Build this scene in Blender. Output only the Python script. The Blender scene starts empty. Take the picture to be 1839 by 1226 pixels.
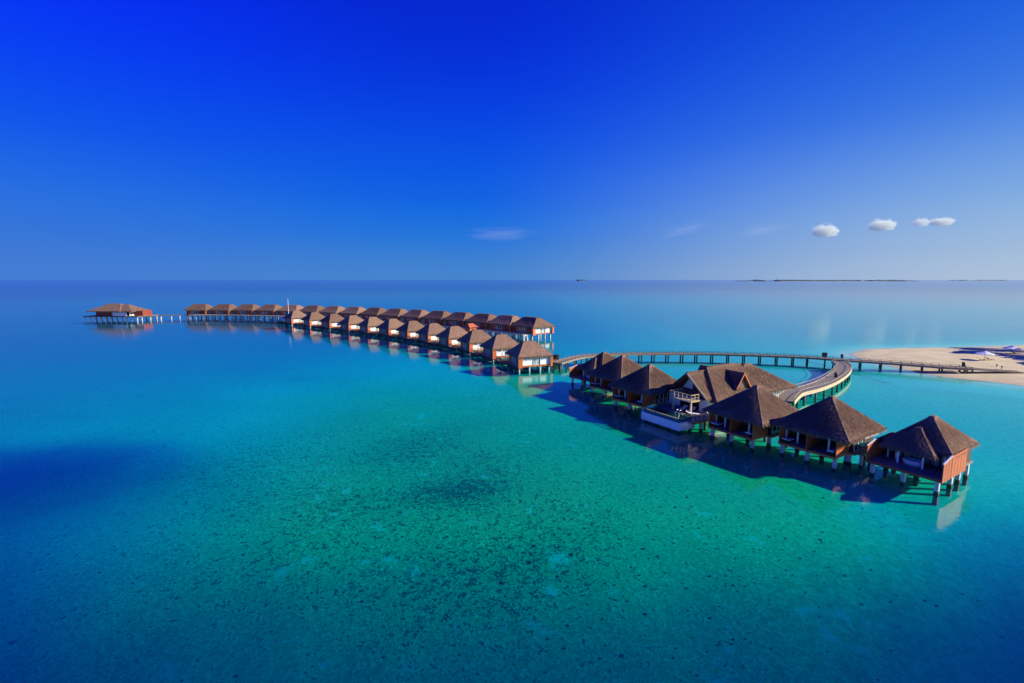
import bpy, math, random
import numpy as np
from mathutils import Vector, Matrix, noise as mnoise

# ------------------------------------------------------------------ camera, sky, sun, exposure
sc = bpy.context.scene
COL = sc.collection
H, FPX, CX, CY, HORY = 22.0, 868.0, 919.5, 613.0, 502.0
PITCH = math.atan((CY - HORY) / FPX)
camd = bpy.data.cameras.new('camera')
cam = bpy.data.objects.new('camera', camd)
COL.objects.link(cam)
camd.sensor_width = 36.0
camd.lens = 36.0 * FPX / 1839.0
camd.clip_start = 0.5
camd.clip_end = 200000.0
cam.location = (0, 0, H)
cam.rotation_euler = (math.pi / 2 - PITCH, 0, 0)
sc.camera = cam

SUN_EL = math.radians(26.0)
SUN_AZ = math.radians(98.5)            # clockwise from +Y
SUNH = Vector((math.sin(SUN_AZ), math.cos(SUN_AZ), 0))
SUND = Vector((SUNH.x * math.cos(SUN_EL), SUNH.y * math.cos(SUN_EL), math.sin(SUN_EL)))

world = bpy.data.worlds.new('World')
sc.world = world
world.use_nodes = True
wt = world.node_tree
wt.nodes.clear()


def wn(t, **k):
    n = wt.nodes.new(t)
    for a, b in k.items():
        setattr(n, a, b)
    return n


def lin(c):
    c = c / 255.0
    return c / 12.92 if c <= 0.04045 else ((c + 0.055) / 1.055) ** 2.4


def wmath(op, a, b=None, c=None, clamp=False):
    n = wn('ShaderNodeMath', operation=op, use_clamp=clamp)
    for i, v in enumerate((a, b, c)):
        if v is None:
            continue
        if isinstance(v, (int, float)):
            n.inputs[i].default_value = v
        else:
            wt.links.new(v, n.inputs[i])
    return n.outputs[0]


w_out = wn('ShaderNodeOutputWorld')
w_bg = wn('ShaderNodeBackground')
w_sky = wn('ShaderNodeTexSky', sky_type='NISHITA', sun_disc=False, sun_elevation=SUN_EL,
           sun_rotation=SUN_AZ, air_density=1.0, dust_density=0.6, ozone_density=3.0)
w_tc = wn('ShaderNodeTexCoord')
w_sep = wn('ShaderNodeSeparateXYZ')
wt.links.new(w_tc.outputs['Generated'], w_sep.inputs[0])
w_el = wmath('ABSOLUTE', w_sep.outputs[2])
# cosine of the horizontal angle to the sun
w_hl = wmath('SQRT', wmath('ADD', wmath('MULTIPLY', w_sep.outputs[0], w_sep.outputs[0]),
                           wmath('ADD', wmath('MULTIPLY', w_sep.outputs[1], w_sep.outputs[1]), 1e-4)))
w_c = wmath('DIVIDE', wmath('ADD', wmath('MULTIPLY', w_sep.outputs[0], SUNH.x),
                            wmath('MULTIPLY', w_sep.outputs[1], SUNH.y)), w_hl)


def wramp(stops):
    r = wn('ShaderNodeValToRGB')
    r.color_ramp.interpolation = 'B_SPLINE'
    els = r.color_ramp.elements
    while len(els) > 1:
        els.remove(els[-1])
    for i, (p, c) in enumerate(stops):
        e = els[0] if i == 0 else els.new(p)
        e.position = p
        e.color = (lin(c[0]), lin(c[1]), lin(c[2]), 1)
    wt.links.new(w_el, r.inputs[0])
    return r.outputs[0]


# elevation (sine) -> colour, on the sun side, across the sun and away from it
r_sun = wramp([(0, (186, 204, 222)), (.05, (168, 194, 222)), (.13, (136, 182, 228)), (.25, (48, 124, 230)),
               (.42, (10, 84, 222)), (.7, (0, 48, 195)), (1, (0, 30, 175))])
r_mid = wramp([(0, (70, 134, 206)), (.04, (58, 128, 210)), (.085, (28, 118, 220)), (.16, (4, 100, 230)),
               (.31, (0, 60, 230)), (.45, (0, 36, 212)), (.8, (0, 28, 185)), (1, (0, 26, 175))])
r_far = wramp([(0, (66, 126, 214)), (.06, (52, 114, 216)), (.13, (34, 112, 226)), (.22, (0, 84, 237)),
               (.36, (0, 44, 255)), (.48, (0, 34, 250)), (.8, (0, 32, 205)), (1, (0, 26, 175))])


def wsmooth(v, a, b):
    n = wn('ShaderNodeMapRange', interpolation_type='SMOOTHSTEP')
    wt.links.new(v, n.inputs[0])
    n.inputs[1].default_value = a
    n.inputs[2].default_value = b
    return n.outputs[0]


def wmix(f, a, b):
    n = wn('ShaderNodeMix', data_type='RGBA')
    if isinstance(f, float):
        n.inputs[0].default_value = f
    else:
        wt.links.new(f, n.inputs[0])
    wt.links.new(a, n.inputs[6])
    wt.links.new(b, n.inputs[7])
    return n.outputs[2]


w_col = wmix(wsmooth(w_c, -.25, .85), r_mid, r_sun)
w_col = wmix(wsmooth(w_c, -.3, -.95), w_col, r_far)
# the Nishita sky carries a share of the light of the graded (polarised) sky
w_nis = wn('ShaderNodeMix', data_type='RGBA', blend_type='ADD')
w_nis.inputs[0].default_value = 1.0
w_sc = wn('ShaderNodeVectorMath', operation='SCALE')
wt.links.new(w_sky.outputs[0], w_sc.inputs[0])
w_sc.inputs['Scale'].default_value = 0.012
w_sc2 = wn('ShaderNodeVectorMath', operation='SCALE')
wt.links.new(w_col, w_sc2.inputs[0])
w_sc2.inputs['Scale'].default_value = 6.85
wt.links.new(w_sc.outputs[0], w_nis.inputs[6])
wt.links.new(w_sc2.outputs[0], w_nis.inputs[7])
wt.links.new(w_nis.outputs[2], w_bg.inputs[0])
w_bg.inputs[1].default_value = 0.1
wt.links.new(w_bg.outputs[0], w_out.inputs[0])

sund = bpy.data.lights.new('sun', 'SUN')
sund.energy = 5.0
sund.angle = math.radians(0.5)
sund.color = (1.0, 0.91, 0.72)
sun = bpy.data.objects.new('sun', sund)
COL.objects.link(sun)
sun.rotation_euler = SUND.to_track_quat('Z', 'Y').to_euler()
sun.location = (120, -60, 120)

sc.view_settings.view_transform = 'Standard'
sc.view_settings.look = 'None'
sc.view_settings.gamma = 1.0
sc.view_settings.use_curve_mapping = False
sc.view_settings.exposure = 0.5
sc.cycles.transparent_max_bounces = 24
sc.cycles.volume_bounces = 6

RND = random.Random(7)


# ------------------------------------------------------------------ helpers
def at(x, y, z=0.0):
    """photo pixel + height -> world point (direction from the pixel, distance from the height)"""
    a, b = (x - CX) / FPX, -(y - CY) / FPX
    c, s = math.cos(PITCH), math.sin(PITCH)
    d = Vector((a, c + b * s, -s + b * c))
    return Vector((0, 0, H)) + d * ((z - H) / d.z)


class MB:
    def __init__(self):
        self.v, self.f, self.uv = [], [], []

    def face(self, pts, uvs=None):
        n = len(self.v)
        self.v.extend([tuple(p) for p in pts])
        self.f.append(tuple(range(n, n + len(pts))))
        self.uv.append(uvs if uvs else [(0.0, 0.0)] * len(pts))
        return self

    def box(self, x0, x1, y0, y1, z0, z1):
        P = [(x0, y0, z0), (x1, y0, z0), (x1, y1, z0), (x0, y1, z0), (x0, y0, z1), (x1, y0, z1), (x1, y1, z1), (x0, y1, z1)]
        return self.hexa(P)

    def hexa(self, P):
        n = len(self.v)
        self.v.extend([tuple(p) for p in P])
        for q in ((0, 3, 2, 1), (4, 5, 6, 7), (0, 1, 5, 4), (1, 2, 6, 5), (2, 3, 7, 6), (3, 0, 4, 7)):
            self.f.append(tuple(n + i for i in q))
            self.uv.append([(0.0, 0.0)] * 4)
        return self

    def bar(self, p, q, w, h=None):
        """square-section bar from p to q"""
        h = h or w
        p, q = Vector(p), Vector(q)
        d = (q - p).normalized()
        up = Vector((0, 0, 1)) if abs(d.z) < .95 else Vector((1, 0, 0))
        s = d.cross(up).normalized() * (w / 2)
        t = s.cross(d).normalized() * (h / 2)
        return self.hexa([p - s - t, p + s - t, q + s - t, q - s - t, p - s + t, p + s + t, q + s + t, q - s + t])

    def tube(self, pts, r, n=8, cap=True):
        pts = [Vector(p) for p in pts]
        rs = r if isinstance(r, (list, tuple)) else [r] * len(pts)
        rings = []
        for i, p in enumerate(pts):
            d = (pts[min(i + 1, len(pts) - 1)] - pts[max(i - 1, 0)]).normalized()
            up = Vector((0, 0, 1)) if abs(d.z) < .9 else Vector((1, 0, 0))
            s = d.cross(up).normalized()
            t = s.cross(d).normalized()
            b = len(self.v)
            for k in range(n):
                a = 2 * math.pi * k / n
                self.v.append(tuple(p + (s * math.cos(a) + t * math.sin(a)) * rs[i]))
            rings.append(b)
        for i in range(len(rings) - 1):
            a, b = rings[i], rings[i + 1]
            for k in range(n):
                k2 = (k + 1) % n
                self.f.append((a + k, b + k, b + k2, a + k2))
                self.uv.append([(0, 0)] * 4)
        if cap:
            self.f.append(tuple(rings[0] + k for k in range(n)))
            self.uv.append([(0, 0)] * n)
            self.f.append(tuple(rings[-1] + n - 1 - k for k in range(n)))
            self.uv.append([(0, 0)] * n)
        return self

    def mesh(self, name, smooth=False):
        m = bpy.data.meshes.new(name)
        m.from_pydata(self.v, [], self.f)
        u = m.uv_layers.new(name='UVMap')
        flat = [c for fu in self.uv for p in fu for c in p]
        u.data.foreach_set('uv', flat)
        if smooth:
            m.polygons.foreach_set('use_smooth', [True] * len(m.polygons))
        m.update()
        return m

    def build(self, name, mat, parent=None, smooth=False, loc=None):
        o = bpy.data.objects.new(name, self.mesh(name, smooth))
        o.data.materials.append(mat)
        COL.objects.link(o)
        if parent:
            o.parent = parent
        if loc is not None:
            o.location = loc
        return o


def tag(o, label=None, cat=None, group=None, kind=None):
    if label:
        o['label'] = label
    if cat:
        o['category'] = cat
    if group:
        o['group'] = group
    if kind:
        o['kind'] = kind
    return o


def thing(name, loc, rz, label, cat, group=None):
    o = bpy.data.objects.new(name, None)
    o.empty_display_size = 0.5
    COL.objects.link(o)
    o.location = loc
    o.rotation_euler = (0, 0, rz)
    return tag(o, label, cat, group)


def share(name, mesh, parent, loc=(0, 0, 0), rz=0):
    o = bpy.data.objects.new(name, mesh)
    COL.objects.link(o)
    o.parent = parent
    o.location = loc
    o.rotation_euler = (0, 0, rz)
    return o


KIDS = {}


def copy_tree(o, parent=None):
    c = o.copy()
    COL.objects.link(c)
    c.parent = parent
    for ch in list(o.children):
        copy_tree(ch, c)
    return c


# ------------------------------------------------------------------ materials
def newmat(name):
    m = bpy.data.materials.new(name)
    m.use_nodes = True
    m.node_tree.nodes.clear()
    return m, m.node_tree


class NT:
    """small node-graph helper"""
    def __init__(self, nt):
        self.t = nt

    def n(self, ty, ins=None, **k):
        nd = self.t.nodes.new(ty)
        for a, b in k.items():
            setattr(nd, a, b)
        for i, v in (ins or {}).items():
            if hasattr(v, 'is_output') or isinstance(v, bpy.types.NodeSocket):
                self.t.links.new(v, nd.inputs[i])
            else:
                nd.inputs[i].default_value = v
        return nd

    def math(self, op, a, b=0.0, clamp=False):
        return self.n('ShaderNodeMath', {0: a, 1: b}, operation=op, use_clamp=clamp).outputs[0]

    def noise(self, vec, scale, detail=3, rough=.55, dist=0.0, out=0):
        nd = self.n('ShaderNodeTexNoise', {'Scale': scale, 'Detail': detail, 'Roughness': rough, 'Distortion': dist})
        if vec is not None:
            self.t.links.new(vec, nd.inputs['Vector'])
        return nd.outputs[out]

    def rng(self, v, a, b, c=0.0, d=1.0, smooth=True):
        return self.n('ShaderNodeMapRange', {0: v, 1: a, 2: b, 3: c, 4: d},
                      interpolation_type='SMOOTHSTEP' if smooth else 'LINEAR').outputs[0]

    def mix(self, f, a, b, blend='MIX'):
        return self.n('ShaderNodeMix', {0: f, 6: a, 7: b}, data_type='RGBA', blend_type=blend).outputs[2]

    def mapv(self, vec, scale=(1, 1, 1), rot=(0, 0, 0), loc=(0, 0, 0)):
        return self.n('ShaderNodeMapping', {0: vec, 'Scale': scale, 'Rotation': rot, 'Location': loc}).outputs[0]

    def ramp(self, v, stops):
        r = self.n('ShaderNodeValToRGB', {0: v})
        els = r.color_ramp.elements
        while len(els) > 1:
            els.remove(els[-1])
        for i, (p, c) in enumerate(stops):
            e = els[0] if i == 0 else els.new(p)
            e.position = p
            e.color = (*c, 1) if len(c) == 3 else c
        return r.outputs[0]


def rgba(c):
    return (*c, 1.0)


def simple_mat(name, col, rough=.7, var=.18, scale=3.0, stretch=(1, 1, 1), bump=0.0, rand=.12, metallic=0.0, bscale=None):
    """painted / wooden / concrete surface: base colour with grain, blotches and per-object variation"""
    m, nt = newmat(name)
    g = NT(nt)
    tc = g.n('ShaderNodeTexCoord')
    vec = g.mapv(tc.outputs['Object'], stretch)
    n1 = g.noise(vec, scale, 5, .65)
    n2 = g.noise(tc.outputs['Object'], .6, 2)
    oi = g.n('ShaderNodeObjectInfo')
    k = g.math('ADD', g.math('MULTIPLY', g.math('SUBTRACT', n1, .5), var * 3),
               g.math('ADD', g.math('MULTIPLY', g.math('SUBTRACT', n2, .5), var * 1.4),
                      g.math('MULTIPLY', g.math('SUBTRACT', oi.outputs['Random'], .5), rand * 2)))
    k = g.math('ADD', k, 1.0)
    c = g.n('ShaderNodeVectorMath', {0: col, 'Scale': k}, operation='SCALE').outputs[0]
    p = g.n('ShaderNodeBsdfPrincipled', {'Base Color': c, 'Roughness': rough, 'Metallic': metallic})
    if bump:
        b = g.n('ShaderNodeBump', {'Strength': bump, 'Distance': .02, 'Height': g.noise(vec, bscale or scale * 2, 4)})
        nt.links.new(b.outputs[0], p.inputs['Normal'])
    o = g.n('ShaderNodeOutputMaterial', {0: p.outputs[0]})
    return m


M = {}
M['white'] = simple_mat('white_paint', (.76, .80, .78), .55, .05, 2.0, (1, 1, 1), .1, .04)
M['concrete'] = simple_mat('pale_concrete', (.52, .53, .52), .8, .14, 2.2, (1, 1, 1), .3)
M['growth'] = simple_mat('tidal_growth', (.06, .062, .04), .8, .4, 6, (1, 1, 1), .5)
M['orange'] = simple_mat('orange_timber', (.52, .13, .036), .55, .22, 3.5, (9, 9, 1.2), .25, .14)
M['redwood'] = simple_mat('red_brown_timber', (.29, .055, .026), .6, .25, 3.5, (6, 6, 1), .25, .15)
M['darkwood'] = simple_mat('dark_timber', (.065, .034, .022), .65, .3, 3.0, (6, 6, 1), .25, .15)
M['deck'] = simple_mat('weathered_deck_boards', (.25, .19, .145), .75, .25, 2.0, (1, 12, 1), .3, .1)
M['deckgrey'] = simple_mat('grey_deck_boards', (.25, .205, .165), .8, .22, 1.5, (3, 3, 1), .3, .08)
M['cream'] = simple_mat('cream_painted_timber', (.56, .44, .26), .6, .14, 1.5, (1, 1, 1), .15, .06)
M['jettywood'] = simple_mat('jetty_timber', (.28, .215, .15), .8, .22, 1.6, (2, 2, 1), .3, .1)
M['jettypost'] = simple_mat('jetty_post_timber', (.09, .075, .06), .85, .3, 2.5, (3, 3, 1), .3, .2)
M['black'] = simple_mat('black_plastic', (.018, .018, .02), .45, .2, 3)
M['cushion'] = simple_mat('white_cushion', (.76, .77, .80), .9, .05, 4, (1, 1, 1), .2, .04)
M['tile'] = simple_mat('green_pool_tile', (.06, .17, .13), .3, .25, 8)
M['redtile'] = simple_mat('orange_roof_tiles', (.5, .12, .045), .7, .25, 5, (2, 6, 2), .4)
M['steel'] = simple_mat('steel', (.62, .63, .65), .25, .05, 4, metallic=.9)
M['lounger'] = simple_mat('red_brown_lounger_slats', (.26, .05, .03), .6, .2, 3)
M['trunk'] = simple_mat('palm_trunk', (.17, .13, .095), .9, .3, 4, (1, 1, 6), .5)
M['frond'] = simple_mat('palm_leaf', (.055, .10, .022), .6, .35, 1.5, (1, 1, 1), 0, .25)
M['farwood'] = simple_mat('far_tree_canopy', (.022, .042, .03), .9, .4, .02)
M['farsand'] = simple_mat('far_sand', (.6, .55, .42), .9, .1, .01)
M['coral'] = simple_mat('coral_rock', (.085, .075, .045), .95, .5, 3, (1, 1, 1), .8, .3)
M['rubble'] = simple_mat('coral_rubble', (.10, .13, .055), .95, .6, .9, (1, 1, 1), .5, .1)
M['canvas'] = simple_mat('white_canvas', (.80, .80, .82), .9, .04, 2)


def glass_mat():
    m, nt = newmat('dark_window_glass')
    g = NT(nt)
    p = g.n('ShaderNodeBsdfPrincipled', {'Base Color': (.018, .035, .035, 1), 'Roughness': .06, 'IOR': 1.5})
    g.n('ShaderNodeOutputMaterial', {0: p.outputs[0]})
    return m


M['glass'] = glass_mat()


def palewindow():
    m, nt = newmat('pale_curtained_glass')
    g = NT(nt)
    tc = g.n('ShaderNodeTexCoord')
    w = g.noise(g.mapv(tc.outputs['Object'], (7, 7, .3)), 2.0, 2)
    c = g.mix(g.rng(w, .35, .65), (.16, .30, .30, 1), (.42, .55, .54, 1))
    p = g.n('ShaderNodeBsdfPrincipled', {'Base Color': c, 'Roughness': .12, 'IOR': 1.5})
    g.n('ShaderNodeOutputMaterial', {0: p.outputs[0]})
    return m


M['paleglass'] = palewindow()


def thatch_mat(name, light, dark, warm):
    m, nt = newmat(name)
    g = NT(nt)
    tc = g.n('ShaderNodeTexCoord')
    uv = tc.outputs['UV']
    ob = tc.outputs['Object']
    oi = g.n('ShaderNodeObjectInfo')
    st = g.noise(g.mapv(uv, (11, .9, 1)), 1.0, 6, .75)          # straw running down the slope
    st2 = g.noise(g.mapv(uv, (3.2, .5, 1)), 1.0, 4, .6, .4)
    rows = g.noise(g.mapv(uv, (.35, 3.6, 1)), 1.0, 4, .7, .6)   # uneven courses
    bl = g.noise(ob, .33, 4, .6)
    f = g.math('ADD', g.math('MULTIPLY', st, .55), g.math('ADD', g.math('MULTIPLY', st2, .25), g.math('MULTIPLY', rows, .2)))
    c = g.ramp(f, [(.30, dark), (.52, light), (.72, tuple(min(1, x * 1.5) for x in light))])
    c = g.mix(g.rng(bl, .35, .7, 0, .55), c, rgba(warm))
    # mossy darker streaks and bleached patches
    c = g.mix(g.rng(g.noise(g.mapv(uv, (.7, .18, 1)), 1.0, 4, .6), .55, .8, 0, .5), c, rgba(tuple(x * .55 for x in dark)))
    k = g.math('ADD', .76, g.math('MULTIPLY', oi.outputs['Random'], .48))
    c = g.n('ShaderNodeVectorMath', {0: c, 'Scale': k}, operation='SCALE').outputs[0]
    hgt = g.math('ADD', g.math('MULTIPLY', st, 1.0), g.math('MULTIPLY', rows, .8))
    b = g.n('ShaderNodeBump', {'Strength': .6, 'Distance': .06, 'Height': hgt})
    p = g.n('ShaderNodeBsdfPrincipled', {'Base Color': c, 'Roughness': .95, 'Normal': b.outputs[0], 'Specular IOR Level': .15})
    g.n('ShaderNodeOutputMaterial', {0: p.outputs[0]})
    return m


M['thatch'] = thatch_mat('aged_palm_thatch', (.235, .145, .102), (.066, .040, .030), (.165, .094, .064))
M['straw'] = simple_mat('straw_ends', (.185, .12, .083), .95, .35, 5, (1, 1, 1), 0, .15)


def sand_mat():
    m, nt = newmat('coral_sand')
    g = NT(nt)
    geo = g.n('ShaderNodeNewGeometry')
    pos = geo.outputs['Position']
    z = g.n('ShaderNodeSeparateXYZ', {0: pos}).outputs[2]
    n1 = g.noise(pos, .18, 5, .6)
    n2 = g.noise(pos, 2.2, 5, .7)
    c = g.mix(g.rng(n1, .35, .65), (.60, .49, .26, 1), (.70, .585, .33, 1))
    c = g.mix(g.rng(n2, .58, .72, 0, .35), c, (.40, .31, .18, 1))
    wet = g.rng(g.math('ADD', z, g.math('MULTIPLY', g.math('SUBTRACT', n1, .5), .25)), .02, .28, 1, 0)
    c = g.mix(g.math('MULTIPLY', wet, .45), c, (.42, .33, .22, 1))
    c = g.mix(g.rng(z, .0, -.12), c, (.62, .70, .48, 1))     # never-dry sand below the waterline
    # wrack line of dark debris
    wr = g.math('MULTIPLY', g.rng(z, .40, .48), g.rng(z, .60, .50))
    wr = g.math('MULTIPLY', wr, g.rng(g.noise(pos, 1.6, 6, .8), .52, .6))
    c = g.mix(g.math('MULTIPLY', wr, .7), c, (.10, .085, .06, 1))
    b = g.n('ShaderNodeBump', {'Strength': .6, 'Distance': .08, 'Height': g.noise(pos, 1.4, 6, .7)})
    p = g.n('ShaderNodeBsdfPrincipled', {'Base Color': c, 'Roughness': .95, 'Normal': b.outputs[0]})
    g.n('ShaderNodeOutputMaterial', {0: p.outputs[0]})
    return m


M['sand'] = sand_mat()


def bed_mat():
    """lagoon floor: pale sand, rubble, sea-grass and coral crust"""
    m, nt = newmat('lagoon_floor')
    g = NT(nt)
    pos = g.n('ShaderNodeNewGeometry').outputs['Position']
    wob = g.noise(pos, .9, 2, .5, 0, 1)
    pos2 = g.n('ShaderNodeVectorMath', {0: pos, 1: g.n('ShaderNodeVectorMath', {0: wob, 'Scale': .5}, operation='SCALE').outputs[0]}, operation='ADD').outputs[0]
    cov = g.n('ShaderNodeAttribute', attribute_name='coral').outputs['Fac']
    white = g.n('ShaderNodeAttribute', attribute_name='white').outputs['Fac']
    fine = g.noise(pos2, 4.6, 6, .78)
    med = g.noise(pos2, 1.25, 8, .8)
    big = g.noise(pos, .07, 4, .6)
    caustic = g.noise(g.mapv(pos2, (3.6, 1.1, 1), (0, 0, -.6)), 1.5, 4, .6, .5)   # streaks of light focused by the ripples, painted into the sand colour
    # algae-stained sand over the reef flat, white coral sand elsewhere
    green = g.mix(g.rng(med, .40, .60), (.34, .47, .15, 1), (.56, .68, .24, 1))
    pale = g.mix(g.rng(med, .40, .60), (.52, .62, .42, 1), (.68, .76, .54, 1))
    sandc = g.mix(white, green, pale)
    c0 = g.math('ADD', .25, g.math('MULTIPLY', cov, .8), clamp=True)
    sandc = g.mix(g.math('MULTIPLY', g.rng(caustic, .45, .60, 0, .55), c0), sandc, g.mix(.5, sandc, (.10, .17, .06, 1)))
    sandc = g.mix(g.math('MULTIPLY', g.rng(fine, .47, .57, 0, .7), c0), sandc, (.15, .235, .085, 1))
    # rubble, sea grass and coral crust, denser where the cover attribute is high
    f = g.math('ADD', g.math('MULTIPLY', fine, .4), g.math('MULTIPLY', med, .6))
    thr = g.math('SUBTRACT', .600, g.math('MULTIPLY', cov, .13))
    rub = g.rng(g.math('SUBTRACT', f, thr), -.01, .06)
    c = g.mix(g.math('MULTIPLY', rub, .85), sandc, (.035, .065, .03, 1))
    # bright clean sand pockets
    pk = g.rng(g.math('ADD', g.math('MULTIPLY', g.noise(pos2, .30, 6, .65), .8), g.math('MULTIPLY', big, .2)), .57, .66)
    c = g.mix(g.math('MULTIPLY', pk, .7), c, (.58, .66, .42, 1))
    # pale specks scattered over the floor
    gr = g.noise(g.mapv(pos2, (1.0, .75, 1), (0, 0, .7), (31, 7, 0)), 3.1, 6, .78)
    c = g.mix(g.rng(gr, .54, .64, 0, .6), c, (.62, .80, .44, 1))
    b = g.n('ShaderNodeBump', {'Strength': .5, 'Distance': .25, 'Height': f})
    p = g.n('ShaderNodeBsdfDiffuse', {'Color': c, 'Roughness': 0.0, 'Normal': b.outputs[0]})
    g.n('ShaderNodeOutputMaterial', {0: p.outputs[0]})
    return m


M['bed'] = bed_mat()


def water_mat():
    """clear sea water: absorption and back-scatter grow with the depth below each point, Fresnel reflection on a rippled surface"""
    m, nt = newmat('lagoon_water')
    g = NT(nt)
    pos = g.n('ShaderNodeNewGeometry').outputs['Position']
    d = g.n('ShaderNodeAttribute', attribute_name='depth').outputs['Fac']
    K = (2.6, .165, .07)
    ch = [g.math('POWER', 2.718281828, g.math('MULTIPLY', d, -k)) for k in K]
    tint = g.n('ShaderNodeCombineXYZ', {0: ch[0], 1: ch[1], 2: ch[2]}).outputs[0]
    tr = g.n('ShaderNodeBsdfTransparent', {0: tint})
    df = g.n('ShaderNodeBsdfDiffuse', {0: (.0, .07, .40, 1)})
    scat = g.math('SUBTRACT', 1.0, g.math('POWER', 2.718281828, g.math('MULTIPLY', d, -.02)))
    body = g.n('ShaderNodeMixShader', {0: scat, 1: tr.outputs[0], 2: df.outputs[0]})
    # ripples
    r1 = g.noise(g.mapv(pos, (1.5, .8, 1), (0, 0, .5)), 1.6, 4, .62, .3)
    r2 = g.noise(g.mapv(pos, (.28, .16, 1), (0, 0, -.2)), 1.0, 4, .6)
    hh = g.math('ADD', g.math('MULTIPLY', r1, .15), g.math('MULTIPLY', r2, .5))
    # the open sea beyond the reef is rougher than the sheltered lagoon
    openw = g.rng(d, 3.5, 12.0)
    wind = g.rng(g.noise(g.mapv(pos, (.0007, .0018, 1)), 1.0, 5, .65, .4), .44, .60)
    stren = g.math('ADD', .26, g.math('MULTIPLY', openw, g.math('ADD', .05, g.math('MULTIPLY', wind, .95))))
    b = g.n('ShaderNodeBump', {'Strength': stren, 'Distance': .25, 'Height': hh})
    gl = g.n('ShaderNodeBsdfGlossy', {0: (1, 1, 1, 1), 'Roughness': g.math('ADD', .025, g.math('MULTIPLY', openw, .1)), 'Normal': b.outputs[0]})
    # same reflectance from above and below, so the sun reaches the lagoon floor
    bf = g.n('ShaderNodeNewGeometry').outputs['Backfacing']
    ior = g.math('ADD', g.math('MULTIPLY', bf, 1 / 1.42 - 1.42), 1.42)
    fr = g.n('ShaderNodeFresnel', {0: ior, 'Normal': b.outputs[0]})
    fac = g.math('MULTIPLY', fr.outputs[0], .92)
    mx = g.n('ShaderNodeMixShader', {0: fac, 1: body.outputs[0], 2: gl.outputs[0]})
    g.n('ShaderNodeOutputMaterial', {0: mx.outputs[0]})
    return m


M['water'] = water_mat()

# ------------------------------------------------------------------ ground heights
SHORE = [(107.3, 99.3), (103.6, 103.8), (98.8, 107.5), (96.5, 113), (97.5, 120), (97, 130), (98.5, 137), (102, 143.5), (109, 148.8),
         (114, 152.3), (122, 154.3), (142, 156.3), (173, 161.7), (230, 176), (330, 190), (330, -20), (210, 25), (155, 62), (127, 81)]
SP = np.array(SHORE)


def shore_sd(x, y):
    """signed distance to the shoreline, positive inland"""
    x = np.asarray(x, float)
    y = np.asarray(y, float)
    best = np.full(x.shape, 1e9)
    inside = np.zeros(x.shape, bool)
    n = len(SP)
    for i in range(n):
        a, b = SP[i], SP[(i + 1) % n]
        ex, ey = b - a
        t = np.clip(((x - a[0]) * ex + (y - a[1]) * ey) / (ex * ex + ey * ey), 0, 1)
        best = np.minimum(best, np.hypot(x - a[0] - t * ex, y - a[1] - t * ey))
        cond = ((a[1] > y) != (b[1] > y))
        with np.errstate(divide='ignore', invalid='ignore'):
            xi = (b[0] - a[0]) * (y - a[1]) / (b[1] - a[1] + 1e-12) + a[0]
        inside ^= cond & (x < xi)
    return np.where(inside, best, -best)


def sstep(v, a, b):
    t = np.clip((v - a) / (b - a), 0, 1)
    return t * t * (3 - 2 * t)


def gauss(x, y, cx, cy, rx, ry=None, a=0):
    ry = ry or rx
    c, s = math.cos(a), math.sin(a)
    u = ((x - cx) * c + (y - cy) * s) / rx
    v = (-(x - cx) * s + (y - cy) * c) / ry
    return np.exp(-(u * u + v * v))


def wavy(x, y, L, seed):
    r = np.random.RandomState(seed)
    o = np.zeros(np.shape(x))
    for k in range(6):
        a = r.uniform(0, 2 * math.pi)
        w = 2 * math.pi / L * r.uniform(.6, 1.6)
        o += np.sin((x * math.cos(a) + y * math.sin(a)) * w + r.uniform(0, 6.3) + 1.3 * np.sin((x * math.sin(a) - y * math.cos(a)) * w * .7))
    return o / 6


def depth_at(x, y):
    r = np.hypot(x, y)
    d = 1.05 + .25 * wavy(x, y, 38, 3) + .12 * wavy(x, y, 14, 4)
    xx = x + 3 * wavy(x, y, 22, 9) + .8 * wavy(x, y, 9, 19)
    yy = y + 2.5 * wavy(x, y, 18, 11) + .4 * wavy(x, y, 8, 17)
    d = d + 7.0 * sstep(yy, 42, 17) * (.75 + .25 * sstep(np.abs(xx), 5, 40))   # drop-off towards the camera
    d = d + 5.0 * sstep(xx + .25 * (yy - 40), -20, -62) * sstep(yy, 72, 42)      # deeper water on the left
    d = d + 4.5 * sstep(gauss(xx, yy, -60, 54, 19, 9, .2),   .08, .95)
    d = d + 1.0 * sstep(xx, -20, -80)
    d = d + 4.0 * sstep(xx - .3 * yy, 10, 40) * sstep(yy, 52, 28)
    d = d + 1.3 * sstep(r, 85, 190) * sstep(xx, 70, 10) + .9 * sstep(r, 150, 260)
    d = d + 7.0 * sstep(r + 60 * wavy(x, y, 400, 5), 520, 1300)
    d = d + 14.0 * sstep(r + 300 * wavy(x, y, 1500, 6), 1500, 2800)
    sd = shore_sd(x, y)
    d = np.where(sd > -45, np.minimum(d, np.maximum(.05, -sd * .06) + .2 * sstep(-sd, 0, 20)), d)
    return d, sd


def polar(rings, segs, r0, r1):
    rr = r0 * (r1 / r0) ** (np.arange(rings) / (rings - 1))
    th = np.arange(segs) / segs * 2 * math.pi
    R, T = np.meshgrid(rr, th, indexing='ij')
    X = np.concatenate([[0.0], (R * np.cos(T)).ravel()])
    Y = np.concatenate([[0.0], (R * np.sin(T)).ravel()])
    F = [(0, 1 + k, 1 + (k + 1) % segs) for k in range(segs)]
    for i in range(rings - 1):
        a, b = 1 + i * segs, 1 + (i + 1) * segs
        for k in range(segs):
            k2 = (k + 1) % segs
            F.append((a + k, b + k, b + k2, a + k2))
    return X, Y, F


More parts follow.
